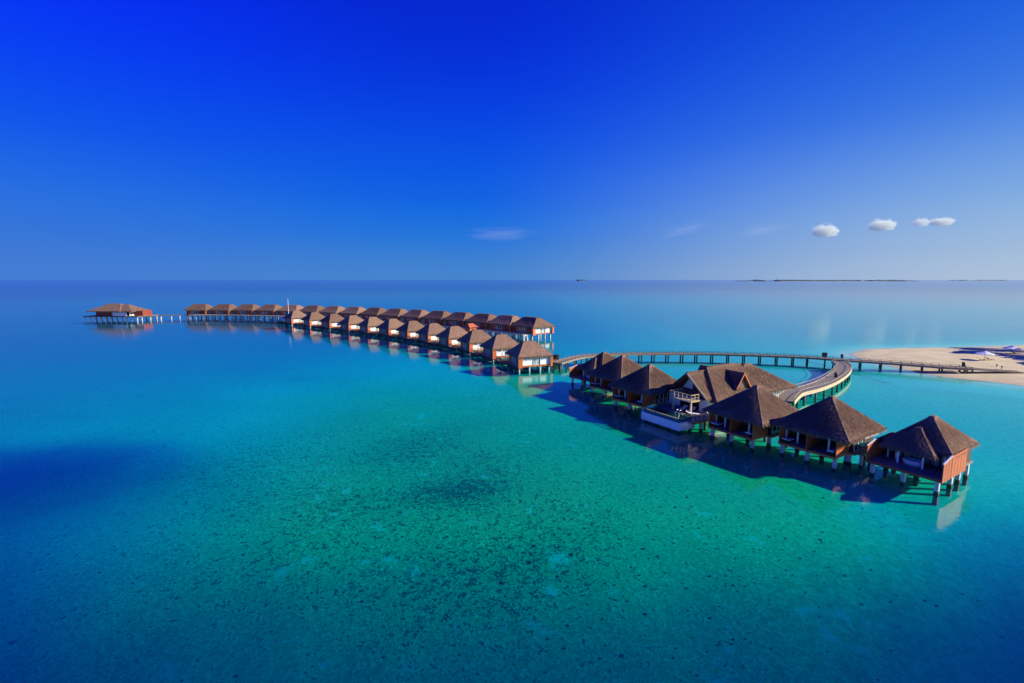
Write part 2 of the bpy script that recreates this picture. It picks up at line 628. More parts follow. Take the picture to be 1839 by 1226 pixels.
def sheet(name, X, Y, Z, F, mat, attrs=None, smooth=True):
    m = bpy.data.meshes.new(name)
    m.from_pydata(np.stack([X, Y, Z], 1).tolist(), [], F)
    for k, a in (attrs or {}).items():
        at_ = m.attributes.new(k, 'FLOAT', 'POINT')
        at_.data.foreach_set('value', np.asarray(a, np.float32))
    if smooth:
        m.polygons.foreach_set('use_smooth', [True] * len(m.polygons))
    m.materials.append(mat)
    m.update()
    o = bpy.data.objects.new(name, m)
    COL.objects.link(o)
    o['kind'] = 'structure'
    return o


X, Y, F = polar(190, 400, 6.0, 60000.0)
D, SD = depth_at(X, Y)
cover = (.28 + .25 * wavy(X, Y, 22, 21) + .55 * gauss(X, Y, -6, 50.5, 5.5, 2.6, .15) + .5 * gauss(X, Y, -16, 62, 24, 14)
         + .5 * gauss(X, Y, -4, 40, 30, 12) - .4 * sstep(Y, 85, 120) + .9 * gauss(X, Y, *at(530, 687, -2.5)[:2], 5.5, 2.6, .1) - .5 * sstep(X + .2 * (60 - Y), 18, 40))
rr_ = np.hypot(X, Y)
wob_ = 7 * wavy(X, Y, 24, 51)
white = np.clip(np.maximum.reduce([sstep(rr_ + wob_, 78, 135), sstep(-X + wob_, 16, 50), .9 * sstep(X - .2 * Y + wob_, 17, 38)]), 0, 1)
DG = np.where(D > 1, 1 + .35 * (D - 1), D)      # the floor falls away gently
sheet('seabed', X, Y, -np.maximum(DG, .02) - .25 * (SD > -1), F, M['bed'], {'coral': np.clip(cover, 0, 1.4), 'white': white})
sheet('sea_water', X, Y, np.zeros_like(X), F, M['water'], {'depth': D})

# beach: a finer sheet that rises out of the water
bx = np.linspace(84, 330, 240)
by = np.linspace(-20, 196, 220)
BX, BY = np.meshgrid(bx, by, indexing='ij')
bsd = shore_sd(BX, BY) + .6 * wavy(BX, BY, 9, 31)
BZ = np.where(bsd > 0, .95 * (1 - np.exp(-bsd / 11)) + .05 * wavy(BX, BY, 5, 32) * sstep(bsd, 2, 8), bsd * .065)
nb = len(by)
BF = []
keep = bsd > -16
for i in range(len(bx) - 1):
    for j in range(nb - 1):
        if keep[i, j] and keep[i + 1, j] and keep[i, j + 1] and keep[i + 1, j + 1]:
            BF.append((i * nb + j, (i + 1) * nb + j, (i + 1) * nb + j + 1, i * nb + j + 1))
sheet('sand_beach', BX.ravel(), BY.ravel(), BZ.ravel(), BF, M['sand'])


def beach_z(x, y):
    s = float(shore_sd(np.array([x]), np.array([y]))[0])
    return .95 * (1 - math.exp(-s / 11)) if s > 0 else s * .065


# ------------------------------------------------------------------ thatched roofs
def slope_grid(mb, A, B, C, Dd, nu, nv, sag, amp, rnd):
    """roof slope: A-B is the eave, D-C the top edge"""
    A, B, C, Dd = map(Vector, (A, B, C, Dd))
    nrm = (B - A).cross(Dd - A)
    if nrm.length < 1e-6:
        nrm = (B - A).cross(C - A)
    nrm.normalize()
    if nrm.z < 0:
        nrm = -nrm
    e = (B - A).normalized()
    run = ((Dd + C) / 2 - (A + B) / 2).length
    base = len(mb.v)
    off = Vector((rnd.uniform(0, 50), rnd.uniform(0, 50), rnd.uniform(0, 50)))
    uvs = []
    for j in range(nv + 1):
        t = j / nv
        for i in range(nu + 1):
            s = i / nu
            lo, hi = A.lerp(B, s), Dd.lerp(C, s)
            p = lo.lerp(hi, t)
            edge = min(1, 4 * min(s, 1 - s)) * min(1, 3 * (1 - t))
            q = p - nrm * (sag * math.sin(math.pi * t) * (.5 + .5 * edge))
            q += nrm * amp * mnoise.noise(p * .9 + off) * edge
            q += nrm * amp * .6 * mnoise.noise(p * 2.7 + off) * edge
            mb.v.append(tuple(q))
            uvs.append(((p - A).dot(e) + off.x, t * run + off.y))
    w = nu + 1
    for j in range(nv):
        for i in range(nu):
            q = (base + j * w + i, base + j * w + i + 1, base + (j + 1) * w + i + 1, base + (j + 1) * w + i)
            mb.f.append(q)
            mb.uv.append([uvs[k - base] for k in q])


def fringe(mb, A, B, out, rnd, drop=.28, step=.11, w=.16):
    """ragged straw ends along an eave"""
    A, B, out = Vector(A), Vector(B), Vector(out)
    L = (B - A).length
    e = (B - A).normalized()
    n = max(3, int(L / step))
    for i in range(n):
        p = A + e * (L * (i + rnd.uniform(-.3, .3)) / n) + out * rnd.uniform(-.12, .06)
        ww = w * rnd.uniform(.6, 1.3)
        dd = drop * rnd.uniform(.35, 1.25)
        a = p - e * ww / 2 + Vector((0, 0, .10))
        b = p + e * ww / 2 + Vector((0, 0, .10))
        lean = out * rnd.uniform(.02, .16) + e * rnd.uniform(-.05, .05)
        c = p + e * ww * .15 + lean - Vector((0, 0, dd))
        d = p - e * ww * .2 + lean - Vector((0, 0, dd * .9))
        mb.face([a, b, c, d])


def tufts(mb, A, B, C, Dd, n, rnd, ln=.55, wd=.07):
    """loose straw lying on a slope, its lower end lifted"""
    A, B, C, Dd = map(Vector, (A, B, C, Dd))
    nrm = (B - A).cross(Dd - A)
    if nrm.length < 1e-6:
        nrm = (B - A).cross(C - A)
    nrm.normalize()
    if nrm.z < 0:
        nrm = -nrm
    e = (B - A).normalized()
    dn = nrm.cross(e)
    if dn.z > 0:
        dn = -dn
    k = 0
    wl, wh = (B - A).length, (C - Dd).length
    while k < n:
        t = rnd.random()
        if rnd.random() > (wl + (wh - wl) * t) / max(wl, wh):
            continue
        s = rnd.random()
        p = A.lerp(B, s).lerp(Dd.lerp(C, s), t) - nrm * .06
        l = ln * rnd.uniform(.5, 1.3)
        d = (dn + e * rnd.uniform(-.18, .18)).normalized()
        hw = e * wd * rnd.uniform(.5, 1.2) * .5
        tip = p + d * l + nrm * rnd.uniform(.075, .115)
        mb.face([p - hw, p + hw, tip + hw * .6, tip - hw * .6], [(0, 0), (.1, 0), (.1, .5), (0, .5)])
        k += 1


def thatch_roof(parent, x0, x1, y0, y1, ze, zt, cap, rnd, thick=.34, tuft=0, res=1.0, sag=.10, amp=.07, skip_fringe=()):
    """hipped thatch roof: eave rectangle, top rectangle cap=(x0,x1,y0,y1); parts: roof > straw_fringe, loose_straw"""
    cx0, cx1, cy0, cy1 = cap
    zb = ze + thick
    E = [Vector((x0, y0, zb)), Vector((x1, y0, zb)), Vector((x1, y1, zb)), Vector((x0, y1, zb))]
    T = [Vector((cx0, cy0, zt)), Vector((cx1, cy0, zt)), Vector((cx1, cy1, zt)), Vector((cx0, cy1, zt))]
    mb, fr, tf = MB(), MB(), MB()
    C = (E[0] + E[2]) / 2
    for i in range(4):
        a, b, c, d = E[i], E[(i + 1) % 4], T[(i + 1) % 4], T[i]
        L = (b - a).length
        slope_grid(mb, a, b, c, d, max(4, int(L * 1.1 * res)), max(4, int(6 * res)), sag, amp, rnd)
        # eave edge and underside
        inn = Vector(((0, 1, 0), (-1, 0, 0), (0, -1, 0), (1, 0, 0))[i])
        a2, b2 = a - Vector((0, 0, thick)) + inn * .10, b - Vector((0, 0, thick)) + inn * .10
        mb.face([a2, b2, b, a], [(0, 0), (L, 0), (L, .35), (0, .35)])
        if i not in skip_fringe:
            fringe(fr, a - Vector((0, 0, thick * .75)), b - Vector((0, 0, thick * .75)), -inn, rnd, step=.12 / res, w=.17 / res)
            fringe(fr, a - Vector((0, 0, .1)), b - Vector((0, 0, .1)), -inn, rnd, drop=.2, step=.15 / res, w=.17 / res)
        if tuft:
            area = L * (d - a).length
            tufts(tf, a, b, c, d, int(tuft * area), rnd)
    mb.face([(x0 + .1, y0 + .1, ze), (x0 + .1, y1 - .1, ze), (x1 - .1, y1 - .1, ze), (x1 - .1, y0 + .1, ze)])
    # rounded ridge cap
    px, py = (cx0 + cx1) / 2, (cy0 + cy1) / 2
    ex, ey = (cx1 - cx0) / 2 + .16, (cy1 - cy0) / 2 + .16
    ring = lambda k, z: [Vector((px - ex * k, py - ey * k, z)), Vector((px + ex * k, py - ey * k, z)), Vector((px + ex * k, py + ey * k, z)), Vector((px - ex * k, py + ey * k, z))]
    r0, r1 = ring(1.0, zt - .14), ring(.55, zt + .10)
    for i in range(4):
        mb.face([r0[i], r0[(i + 1) % 4], r1[(i + 1) % 4], r1[i]], [(0, 0), (.5, 0), (.5, .3), (0, .3)])
    mb.face(r1, [(0, 0), (.5, 0), (.5, .3), (0, .3)])
    o = mb.build('roof', M['thatch'], parent)
    f = fr.build('straw_fringe', M['straw'], o)
    f['kind'] = 'stuff'
    if tuft:
        t = tf.build('loose_straw', M['thatch'], o)
        t['kind'] = 'stuff'
    return o


# ------------------------------------------------------------------ stilts
def post_mesh(w, z0, z1):
    return MB().box(-w / 2, w / 2, -w / 2, w / 2, z0, z1).mesh('post')


def band_mesh(w, z0, z1, rnd):
    mb = MB()
    k = w / 2 + .02
    n = 4
    # uneven upper edge of the growth
    top = [z1 + rnd.uniform(-.12, .12) for _ in range(4)]
    P = [(-k, -k, z0), (k, -k, z0), (k, k, z0), (-k, k, z0), (-k, -k, top[0]), (k, -k, top[1]), (k, k, top[2]), (-k, k, top[3])]
    return mb.hexa(P).mesh('tide_band')


def add_posts(parent, spots, w, ztop, band=True, zbot=-2.6):
    pm = post_mesh(w, zbot if not band else -.5, ztop)
    pm.materials.append(M['concrete'])
    bm = band_mesh(w, zbot, .32, RND)
    bm.materials.append(M['growth'])
    for (x, y) in spots:
        p = share('post', pm, parent, (x, y, 0))
        if band:
            share('tide_band', bm, p)


def boards_screen(name, parent, mat, x, y0, y1, z0, zt0, zt1, batten=True, th=.06, nboard=12, flip=1):
    """privacy screen of horizontal boards in the plane x = const, its top sloping from zt0 (y0) to zt1"""
    mb = MB()
    n = nboard
    for i in range(n):
        f0, f1 = (i + .06) / n, (i + .94) / n
        P = []
        for xx in (x - th / 2, x + th / 2):
            pass
        a0, a1 = z0 + (zt0 - z0) * f0, z0 + (zt0 - z0) * f1
        b0, b1 = z0 + (zt1 - z0) * f0, z0 + (zt1 - z0) * f1
        xl, xr = x - th / 2, x + th / 2
        mb.hexa([(xl, y0, a0), (xr, y0, a0), (xr, y1, b0), (xl, y1, b0), (xl, y0, a1), (xr, y0, a1), (xr, y1, b1), (xl, y1, b1)])
    # backing so the joints read dark but closed
    mb.hexa([(x - .012, y0, z0), (x + .012, y0, z0), (x + .012, y1, z0), (x - .012, y1, z0), (x - .012, y0, zt0 - .01), (x + .012, y0, zt0 - .01), (x + .012, y1, zt1 - .01), (x - .012, y1, zt1 - .01)])
    o = mb.build(name, mat, parent)
    if batten:
        k = max(3, int(round((y1 - y0) / .85)) + 1)
        for i in range(k):
            y = y0 + .05 + (y1 - y0 - .1) * i / (k - 1)
            zt = zt0 + (zt1 - zt0) * (y - y0) / (y1 - y0)
            b = MB()
            b.box(x - th / 2 - .014, x + th / 2 + .014, y - .04, y + .04, z0 - .02, zt + .02)
            b.build('batten', mat, o)
    return o


def glazing(parent, axis, fixed, a0, a1, z0, z1, n, mat, fr=M['white'], fw=.07):
    """row of glazed doors; axis 'x' = along x at y=fixed. Each pane a part with its frame"""
    for i in range(n):
        p0 = a0 + (a1 - a0) * i / n + .02
        p1 = a0 + (a1 - a0) * (i + 1) / n - .02
        mb, f = MB(), MB()
        if axis == 'x':
            mb.box(p0 + fw, p1 - fw, fixed - .015, fixed + .015, z0 + fw, z1 - fw)
            f.box(p0, p0 + fw, fixed - .04, fixed + .04, z0, z1).box(p1 - fw, p1, fixed - .04, fixed + .04, z0, z1)
            f.box(p0 + fw, p1 - fw, fixed - .04, fixed + .04, z0, z0 + fw).box(p0 + fw, p1 - fw, fixed - .04, fixed + .04, z1 - fw, z1)
        else:
            mb.box(fixed - .015, fixed + .015, p0 + fw, p1 - fw, z0 + fw, z1 - fw)
            f.box(fixed - .04, fixed + .04, p0, p0 + fw, z0, z1).box(fixed - .04, fixed + .04, p1 - fw, p1, z0, z1)
            f.box(fixed - .04, fixed + .04, p0 + fw, p1 - fw, z0, z0 + fw).box(fixed - .04, fixed + .04, p0 + fw, p1 - fw, z1 - fw, z1)
        g = mb.build('glass_door', mat, parent)
        f.build('frame', fr, g)


# ------------------------------------------------------------------ near villas
DZ = 1.70


def deck_planks(parent, x0, x1, y0, y1, z, along='x', n=18):
    mb = MB()
    for i in range(n):
        a = y0 + (y1 - y0) * i / n
        b = y0 + (y1 - y0) * (i + 1) / n - .018
        mb.box(x0, x1, a, b, z - .05 - .006 * (i % 3), z - .006 * (i % 3))
    mb.box(x0 + .02, x1 - .02, y0 + .02, y1 - .02, z - .20, z - .055)
    return mb.build('deck', M['deck'], parent)


def sun_lounger(loc, rz, label, group='white cushioned loungers on the villa decks'):
    t = thing('sun_lounger', loc, rz, label, 'lounger', group)
    mb = MB()
    mb.box(-.33, .33, -.95, .95, .24, .30)
    for sx in (-.28, .28):
        for sy in (-.8, .8):
            mb.box(sx - .03, sx + .03, sy - .03, sy + .03, 0, .24)
    mb.build('frame', M['darkwood'], t)
    MB().box(-.31, .31, -.93, .32, .305, .40).build('mattress', M['cushion'], t)
    MB().hexa([(-.31, .33, .305), (.31, .33, .305), (.31, .93, .58), (-.31, .93, .58), (-.31, .29, .40), (.31, .29, .40), (.31, .89, .67), (-.31, .89, .67)]).build('backrest', M['cushion'], t)
    return t


def twin_villa(loc, rz, label, rnd, who, lounger_spots=((-2.55, .95), (2.55, 1.0))):
    t = thing('water_villa', loc, rz, label, 'villa', 'thatched villas beside the pool house')
    deck_planks(t, -3.25, 3.25, 0.06, 3.4, DZ)
    MB().box(-3.3, 3.3, 0.0, .055, 1.46, 1.74).build('fascia', M['orange'], t)
    MB().box(-3.85, 3.85, 3.42, 9.2, 1.42, DZ - .01).build('floor', M['deck'], t)
    MB().box(-3.86, -3.30, 3.36, 3.41, 1.44, 1.72).build('edge_board', M['orange'], t)
    MB().box(3.30, 3.86, 3.36, 3.41, 1.44, 1.72).build('edge_board', M['orange'], t)
    add_posts(t, [(x, y) for x in (-3.0, 0, 3.0) for y in (.62, 4.3, 8.5)], .36, 1.5)
    boards_screen('privacy_screen', t, M['orange'], 3.25, .07, 3.3, 1.5, 3.72, 3.85)
    boards_screen('privacy_screen', t, M['orange'], -3.25, .07, 3.3, 1.5, 3.72, 3.85)
    boards_screen('privacy_screen', t, M['orange'], 0.0, .07, 3.2, DZ, 3.62, 3.8)
    for x in (-1.65, 1.9, -3.05, 3.05):
        MB().box(x - .09, x + .09, 1.35, 1.53, DZ, 3.95).build('column', M['white'], t)
    # house behind the deck
    w = MB()
    w.box(-3.5, 3.5, 8.7, 8.85, DZ, 4.0)
    w.box(-3.62, -3.5, 3.75, 8.85, DZ, 4.0)
    w.box(3.5, 3.62, 6.9, 8.85, DZ, 4.0)
    w.box(-3.5, 3.5, 3.75, 3.85, 3.45, 4.0)
    w.box(-.15, .15, 3.85, 8.7, DZ, 4.0)
    w.build('wall', M['darkwood'], t)
    glazing(t, 'x', 3.8, -3.5, 3.5, DZ, 3.45, 8, M['glass'], M['darkwood'])
    glazing(t, 'y', 3.55, 3.9, 6.9, DZ, 3.45, 3, M['glass'], M['white'])
    MB().box(3.5, 3.66, 3.75, 6.9, 3.46, 4.0).build('eave_beam', M['orange'], t)
    MB().box(3.67, 3.75, 6.9, 9.0, 3.2, 3.9).build('lit_board', M['cream'], t)
    thatch_roof(t, -4.4, 4.45, .15, 9.9, 3.62, 7.45, (-.18, .22, 5.2, 6.0), rnd, tuft=26)
    ca, sa = math.cos(rz), math.sin(rz)
    for k, (lx, ly) in enumerate(lounger_spots):
        q = (loc[0] + lx * ca - ly * sa, loc[1] + lx * sa + ly * ca, DZ - .006)
        side = 'by the sunward screen' if lx > 0 else 'by the shaded screen'
        sun_lounger(q, rz + math.pi + rnd.uniform(-.1, .1), 'white lounger %s of %s' % (side, who))
    return t


def bath_tub(loc, rz, label):
    t = thing('daybed', loc, rz, label, 'daybed', 'rounded white daybeds on the end villas')
    mb = MB()
    n = 20
    def ring(rx, ry, z):
        return [Vector((rx * math.cos(2 * math.pi * i / n), ry * math.sin(2 * math.pi * i / n), z)) for i in range(n)]
    rs = [ring(.78, .50, 0), ring(.92, .62, .25), ring(.95, .65, .58), ring(.86, .56, .58), ring(.80, .5, .34)]
    for a, b in zip(rs[:-1], rs[1:]):
        for i in range(n):
            j = (i + 1) % n
            mb.face([a[i], a[j], b[j], b[i]])
    mb.build('shell', M['white'], t, smooth=True)
    c = MB()
    c.face(ring(.8, .5, .36))
    c.face(list(reversed(ring(.8, .5, .30))))
    c.build('mattress', M['cushion'], t)
    return t


def end_villa(loc, rz, label, rnd, who):
    t = thing('water_villa', loc, rz, label, 'villa', 'thatched villas beside the pool house')
    deck_planks(t, -3.37, 3.37, .06, 6.7, DZ, n=36)
    MB().box(-3.42, 3.42, 0, .055, 1.46, 1.74).build('fascia', M['redwood'], t)
    MB().box(-3.0, 3.0, 6.72, 10.3, 1.42, DZ - .01).build('floor', M['deck'], t)
    add_posts(t, [(x, y) for x in (-2.9, 0, 2.9) for y in (.62, 4.2, 8.9)] + [(2.9, 6.4), (-2.9, 6.4)], .36, 1.5)
    # side screens: lower, capped front bay and a taller rear bay
    for x in (-3.37, 3.37):
        boards_screen('privacy_screen', t, M['orange'], x, .06, 2.3, 1.42, 3.38, 3.86)
        MB().hexa([(x - .07, .03, 3.40), (x + .07, .03, 3.40), (x + .07, 2.3, 3.885), (x - .07, 2.3, 3.885), (x - .07, .03, 3.46), (x + .07, .03, 3.46), (x + .07, 2.3, 3.945), (x - .07, 2.3, 3.945)]).build('coping', M['white'], t)
        boards_screen('privacy_screen', t, M['orange'], x + .004, 2.36, 6.6, 1.42, 3.9, 3.96)
    for x in (-1.15, 1.08):
        MB().box(x - .09, x + .09, 2.0, 2.18, DZ, 3.3).build('column', M['white'], t)
    for x in (-2.55, 2.55, -1.75):
        MB().box(x - .08, x + .08, 3.25, 3.41, DZ, 3.9).build('column', M['white'], t)
    w = MB()
    w.box(-2.7, 2.7, 9.9, 10.05, DZ, 4.0)
    w.box(-2.82, -2.7, 4.3, 10.05, DZ, 4.0)
    w.box(2.7, 2.82, 4.3, 10.05, DZ, 4.0)
    w.box(-2.7, 2.7, 4.3, 4.4, 3.5, 4.0)
    w.box(-2.7, -2.3, 4.3, 4.4, DZ, 3.5)
    w.build('wall', M['darkwood'], t)
    glazing(t, 'x', 4.36, -2.3, 2.7, DZ, 3.5, 6, M['paleglass'], M['darkwood'])
    thatch_roof(t, -3.05, 3.15, 3.0, 10.7, 3.52, 6.62, (-.12, .3, 6.3, 7.3), rnd, tuft=26)
    a = thatch_roof(t, -2.85, 2.05, 1.75, 7.6, 3.20, 5.52, (-.62, -.15, 4.5, 6.2), rnd, tuft=26, thick=.3, skip_fringe=(2,))
    a.name = 'awning_roof'
    ca, sa = math.cos(rz), math.sin(rz)
    lx, ly = 0.0, 2.75
    bath_tub((loc[0] + lx * ca - ly * sa, loc[1] + lx * sa + ly * ca, DZ), rz, 'rounded white daybed under the awning of ' + who)
    return t


# front-edge centres and facing of each near villa
R = math.radians
rs = random.Random(11)
end_villa((41.9, 49.8, 0), R(-58.5), 'thatched villa with long orange slatted screen and low awning, beyond the last twin-bay villa', rs,
          'the lone end villa')
end_villa((14.1, 98.0, 0), R(-54), 'small thatched villa with shaded awning, right beside the long jetty', rs,
          'the villa beside the long jetty')
twin_villa((35.35, 56.1, 0), R(-57), 'twin-bay thatched villa beside the lone slatted-screen villa, orange side screen sunlit', rs, 'the lone villa\'s twin-bay neighbour')
twin_villa((29.1, 62.7, 0), R(-59), 'twin-bay thatched villa between the pool house and the sunlit-screened twin-bay villa', rs, 'the twin-bay villa sunward of the pool house')
twin_villa((19.2, 78.9, 0), R(-55), 'twin-bay thatched villa on the shaded side of the pool, next to its white wall', rs, 'the twin-bay villa shading the pool')
twin_villa((16.9, 89.0, 0), R(-53.5), 'twin-bay thatched villa between the jetty-side end villa and another twin-bay villa', rs, 'the jetty-side villa\'s twin-bay neighbour')

# flat-roofed link between the lone villa and its neighbour
t = thing('covered_link', (41.3, 55.9, 0), R(-57), 'flat white roofed link joining the lone villa to its twin-bay neighbour', 'walkway')
MB().box(-1.2, 1.2, -1.0, 2.6, 3.55, 3.75).build('roof_slab', M['white'], t)
MB().box(-1.1, 1.1, -.8, 2.4, 1.42, 1.68).build('floor', M['deck'], t)
MB().box(-1.1, -1.0, -.8, 2.4, 1.68, 3.55).build('side_wall', M['darkwood'], t)
add_posts(t, [(-.8, -.5), (.8, -.5), (.8, 2.0)], .3, 1.45)


# ------------------------------------------------------------------ pool house
def railing(name, parent, pts, h, mat, z, every=1.0, w=.06):
    mb = MB()
    for a, b in zip(pts[:-1], pts[1:]):
        a, b = Vector((*a, z)), Vector((*b, z))
        L = (b - a).length
        n = max(1, int(round(L / every)))
        for i in range(n + 1):
            p = a.lerp(b, i / n)
            mb.box(p.x - w / 2, p.x + w / 2, p.y - w / 2, p.y + w / 2, z, z + h)
        up = Vector((0, 0, h))
        mb.bar(a + up, b + up, w * 1.2)
        mb.bar(a + up * .52, b + up * .52, w * .6)
        mb.bar(a + up * .10, b + up * .10, w * .6)
    return mb.build(name, mat, parent)


HA = R(-60)
HO = Vector((27.7, 75.0, 0))


def hw(x, y, z=0.0):
    return Vector((HO.x + x * math.cos(HA) - y * math.sin(HA), HO.y + x * math.sin(HA) + y * math.cos(HA), z))


ph = thing('pool_house', HO, HA, 'large two-storey thatched house with gables, balcony and a raised pool in front', 'house')
rp = random.Random(23)


def gable_wing(parent, name, xc, half, y0, y1, ze, zt, rnd, axis='y', tuft=20):
    """thatched gable roof, ridge along y from y0 (open gable) to y1; built in local coordinates, thick slopes with fringes"""
    mb, fr, tf = MB(), MB(), MB()
    th = .28
    for s in (-1, 1):
        A, B = Vector((xc + s * half, y0, ze)), Vector((xc + s * half, y1, ze))
        Cc, Dd = Vector((xc, y1, zt)), Vector((xc, y0, zt))
        slope_grid(mb, A, B, Cc, Dd, max(4, int(abs(y1 - y0) * 1.4)), 7, .16, .05, rnd)
        dn = Vector((0, 0, -th))
        mb.face([A + dn, B + dn, Cc + dn, Dd + dn])
        mb.face([A, A + dn, Dd + dn, Dd])
        mb.face([B, B + dn, Cc + dn, Cc])
        mb.face([A, B, B + dn, A + dn], [(0, 0), (3, 0), (3, .3), (0, .3)])
        fringe(fr, A + dn * .7, B + dn * .7, Vector((s, 0, 0)), rnd, step=.12)
        fringe(fr, A + dn * .6, Dd + dn * .6, Vector((0, -1 if y1 > y0 else 1, 0)), rnd, drop=.12, step=.14)
        if tuft:
            tufts(tf, A, B, Cc, Dd, int(tuft * abs(y1 - y0) * (Dd - A).length), rnd)
    mb.bar((xc, y0 - .02, zt + .02), (xc, y1, zt + .02), .34, .22)
    o = mb.build(name, M['thatch'], parent)
    fr.build('straw_fringe', M['straw'], o)['kind'] = 'stuff'
    if tuft:
        tf.build('loose_straw', M['thatch'], o)['kind'] = 'stuff'
    return o


# main hipped roof and the lower one behind it
thatch_roof(ph, -4.9, 4.9, .9, 14.5, 3.45, 7.95, (-.15, .15, 4.3, 12.6), rp, tuft=22)
b_ = thatch_roof(ph, -4.3, 4.6, 9.0, 22.6, 3.40, 7.55, (-.15, .15, 13.8, 15.8), rp, tuft=18)
b_.name = 'rear_roof'
gable_wing(ph, 'gable_roof', 0, 3.95, -.15, 4.6, 4.0, 7.42, rp)
# barge boards of the front gable
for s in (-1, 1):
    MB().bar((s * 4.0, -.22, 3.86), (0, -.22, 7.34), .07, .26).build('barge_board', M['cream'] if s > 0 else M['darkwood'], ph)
# dormers on both slopes (ridge along local x)
for s in (1, -1):
    dm = bpy.data.objects.new('dormer', None)
    COL.objects.link(dm)
    dm.parent = ph
    dm.rotation_euler = (0, 0, R(90) * s)
    dm.location = (0, 8.3, 0)
    gable_wing(dm, 'dormer_roof', 0, 1.75, -4.15, -.6, 4.95, 7.25, rp, tuft=20)
    for q in (-1, 1):
        MB().bar((q * 1.8, -4.2, 4.85), (0, -4.2, 7.2), .06, .2).build('barge_board', M['orange'], dm)
    MB().face([(-1.45, -3.75, 4.4), (1.45, -3.75, 4.4), (1.45, -3.75, 5.1), (0.55, -3.75, 6.2), (-.55, -3.75, 6.2), (-1.45, -3.75, 5.1)]).build('gable_infill', M['straw'], dm)
    MB().face([(-.5, -3.74, 6.22), (.5, -3.74, 6.22), (0, -3.74, 6.9)]).build('window', M['glass'], dm)

# walls
w = MB()
w.box(-3.7, -1.55, .25, .45, DZ, 3.75)
w.box(2.25, 3.75, .25, .45, DZ, 3.75)
w.box(-3.7, -3.5, .45, 18.5, DZ, 3.75)
w.box(3.55, 3.75, .45, 12.5, DZ, 3.75)
w.box(-3.5, 3.55, 18.3, 18.5, DZ, 3.75)
w.build('wall', M['white'], ph)
MB().box(-3.5, 3.55, 4.6, 4.75, DZ, 3.75).box(-1.55, -1.45, .45, 4.6, DZ, 3.75).box(2.15, 2.25, .45, 4.6, DZ, 3.75).build('inner_wall', M['darkwood'], ph)
glazing(ph, 'x', 4.55, -1.4, 2.1, DZ, 3.4, 4, M['glass'], M['white'])
# upper gable wall, set back under the roof
MB().face([(-2.6, 1.6, 3.9), (-.2, 1.6, 3.9), (-.2, 1.6, 6.9), (-.6, 1.6, 6.6)]).build('gable_wall', M['white'], ph)
MB().face([(-.2, 1.9, 3.9), (2.9, 1.9, 3.9), (.1, 1.9, 7.0), (-.2, 1.9, 6.9)]).build('gable_window', M['glass'], ph)
MB().box(-3.4, 3.4, -.1, 4.4, 3.76, 3.9).build('upper_floor', M['darkwood'], ph)
MB().box(-.75, 3.3, -2.95, -.11, 3.66, 3.84).build('balcony', M['cream'], ph)
railing('balcony_rail', ph, [(-.72, -.3), (-.72, -2.9), (3.25, -2.9), (3.25, -1.2)], .95, M['cream'], 3.84, .85, .08)
for (x, y) in ((-.3, -2.5), (2.95, -2.5)):
    MB().box(x - .11, x + .11, y - .11, y + .11, DZ, 3.66).build('column', M['cream'], ph)
# lower deck
dk = MB()
for i in range(24):
    a = -3.5 + i * .16
    dk.box(-3.6, 5.9, a, a + .145, 1.62 - .005 * (i % 3), 1.69 - .005 * (i % 3))
dk.box(-3.55, 5.85, -3.45, .2, 1.42, 1.61)
dk.build('deck', M['deck'], ph)
MB().box(4.95, 5.9, -5.4, -3.52, 1.45, 1.68).build('deck_step', M['deck'], ph)
MB().box(5.86, 5.95, -5.4, .2, 1.4, 1.70).build('fascia', M['redwood'], ph)
MB().box(-3.7, 3.75, .46, 18.4, 1.42, DZ - .02).build('floor', M['deck'], ph)
railing('deck_rail', ph, [(5.8, -5.3), (5.8, -1.0)], .95, M['cream'], 1.69, .85, .07)
railing('deck_rail', ph, [(-3.5, -3.4), (-3.5, -.6)], .95, M['cream'], 1.69, .85, .07)
# white louvred veranda at the back right
for i in range(12):
    y = 12.7 + i * .48
    MB().box(3.9, 4.02, y, y + .2, 1.5, 3.5).build('louvre', M['white'], ph)
MB().box(3.8, 4.1, 12.5, 18.6, 1.32, 1.5).build('veranda_beam', M['orange'], ph)
add_posts(ph, [(-3.3, -3.2), (0, -3.2), (5.5, -3.2), (5.4, -.3), (-3.3, .5), (3.4, .5), (-3.3, 6), (3.4, 6), (-3.3, 12), (3.8, 12.8), (3.8, 18.2), (-3.3, 18)], .36, 1.45)

# raised pool
pl = thing('swimming_pool', HO, HA, 'raised pool with white outer wall and green tiled rim before the gabled house', 'pool')
x0, x1, y0, y1 = -2.75, 4.75, -6.95, -3.55
MB().box(x0, x1, y0, y0 + .22, .32, 1.50).box(x0, x1, y1 - .22, y1, .32, 1.50).box(x0, x0 + .22, y0 + .22, y1 - .22, .32, 1.5).box(x1 - .22, x1, y0 + .22, y1 - .22, .32, 1.5).box(x0 + .22, x1 - .22, y0 + .22, y1 - .22, .32, .5).build('outer_wall', M['white'], pl)
i0, i1, j0, j1 = x0 + .5, x1 - .5, y0 + .5, y1 - .3
tb = MB()
tb.box(i0, i1, j0, j0 + .2, .52, 1.92).box(i0, i1, j1 - .2, j1, .52, 1.92).box(i0, i0 + .2, j0 + .2, j1 - .2, .52, 1.92).box(i1 - .2, i1, j0 + .2, j1 - .2, .52, 1.92).box(i0 + .2, i1 - .2, j0 + .2, j1 - .2, .52, .8)
tb.build('tiled_basin', M['tile'], pl)
MB().box(i0 - .02, i1 + .02, j0 - .02, j0 + .12, 1.925, 1.97).box(i1 - .10, i1 + .02, j0 + .125, j1 - .02, 1.925, 1.97).build('coping', M['cream'], pl)


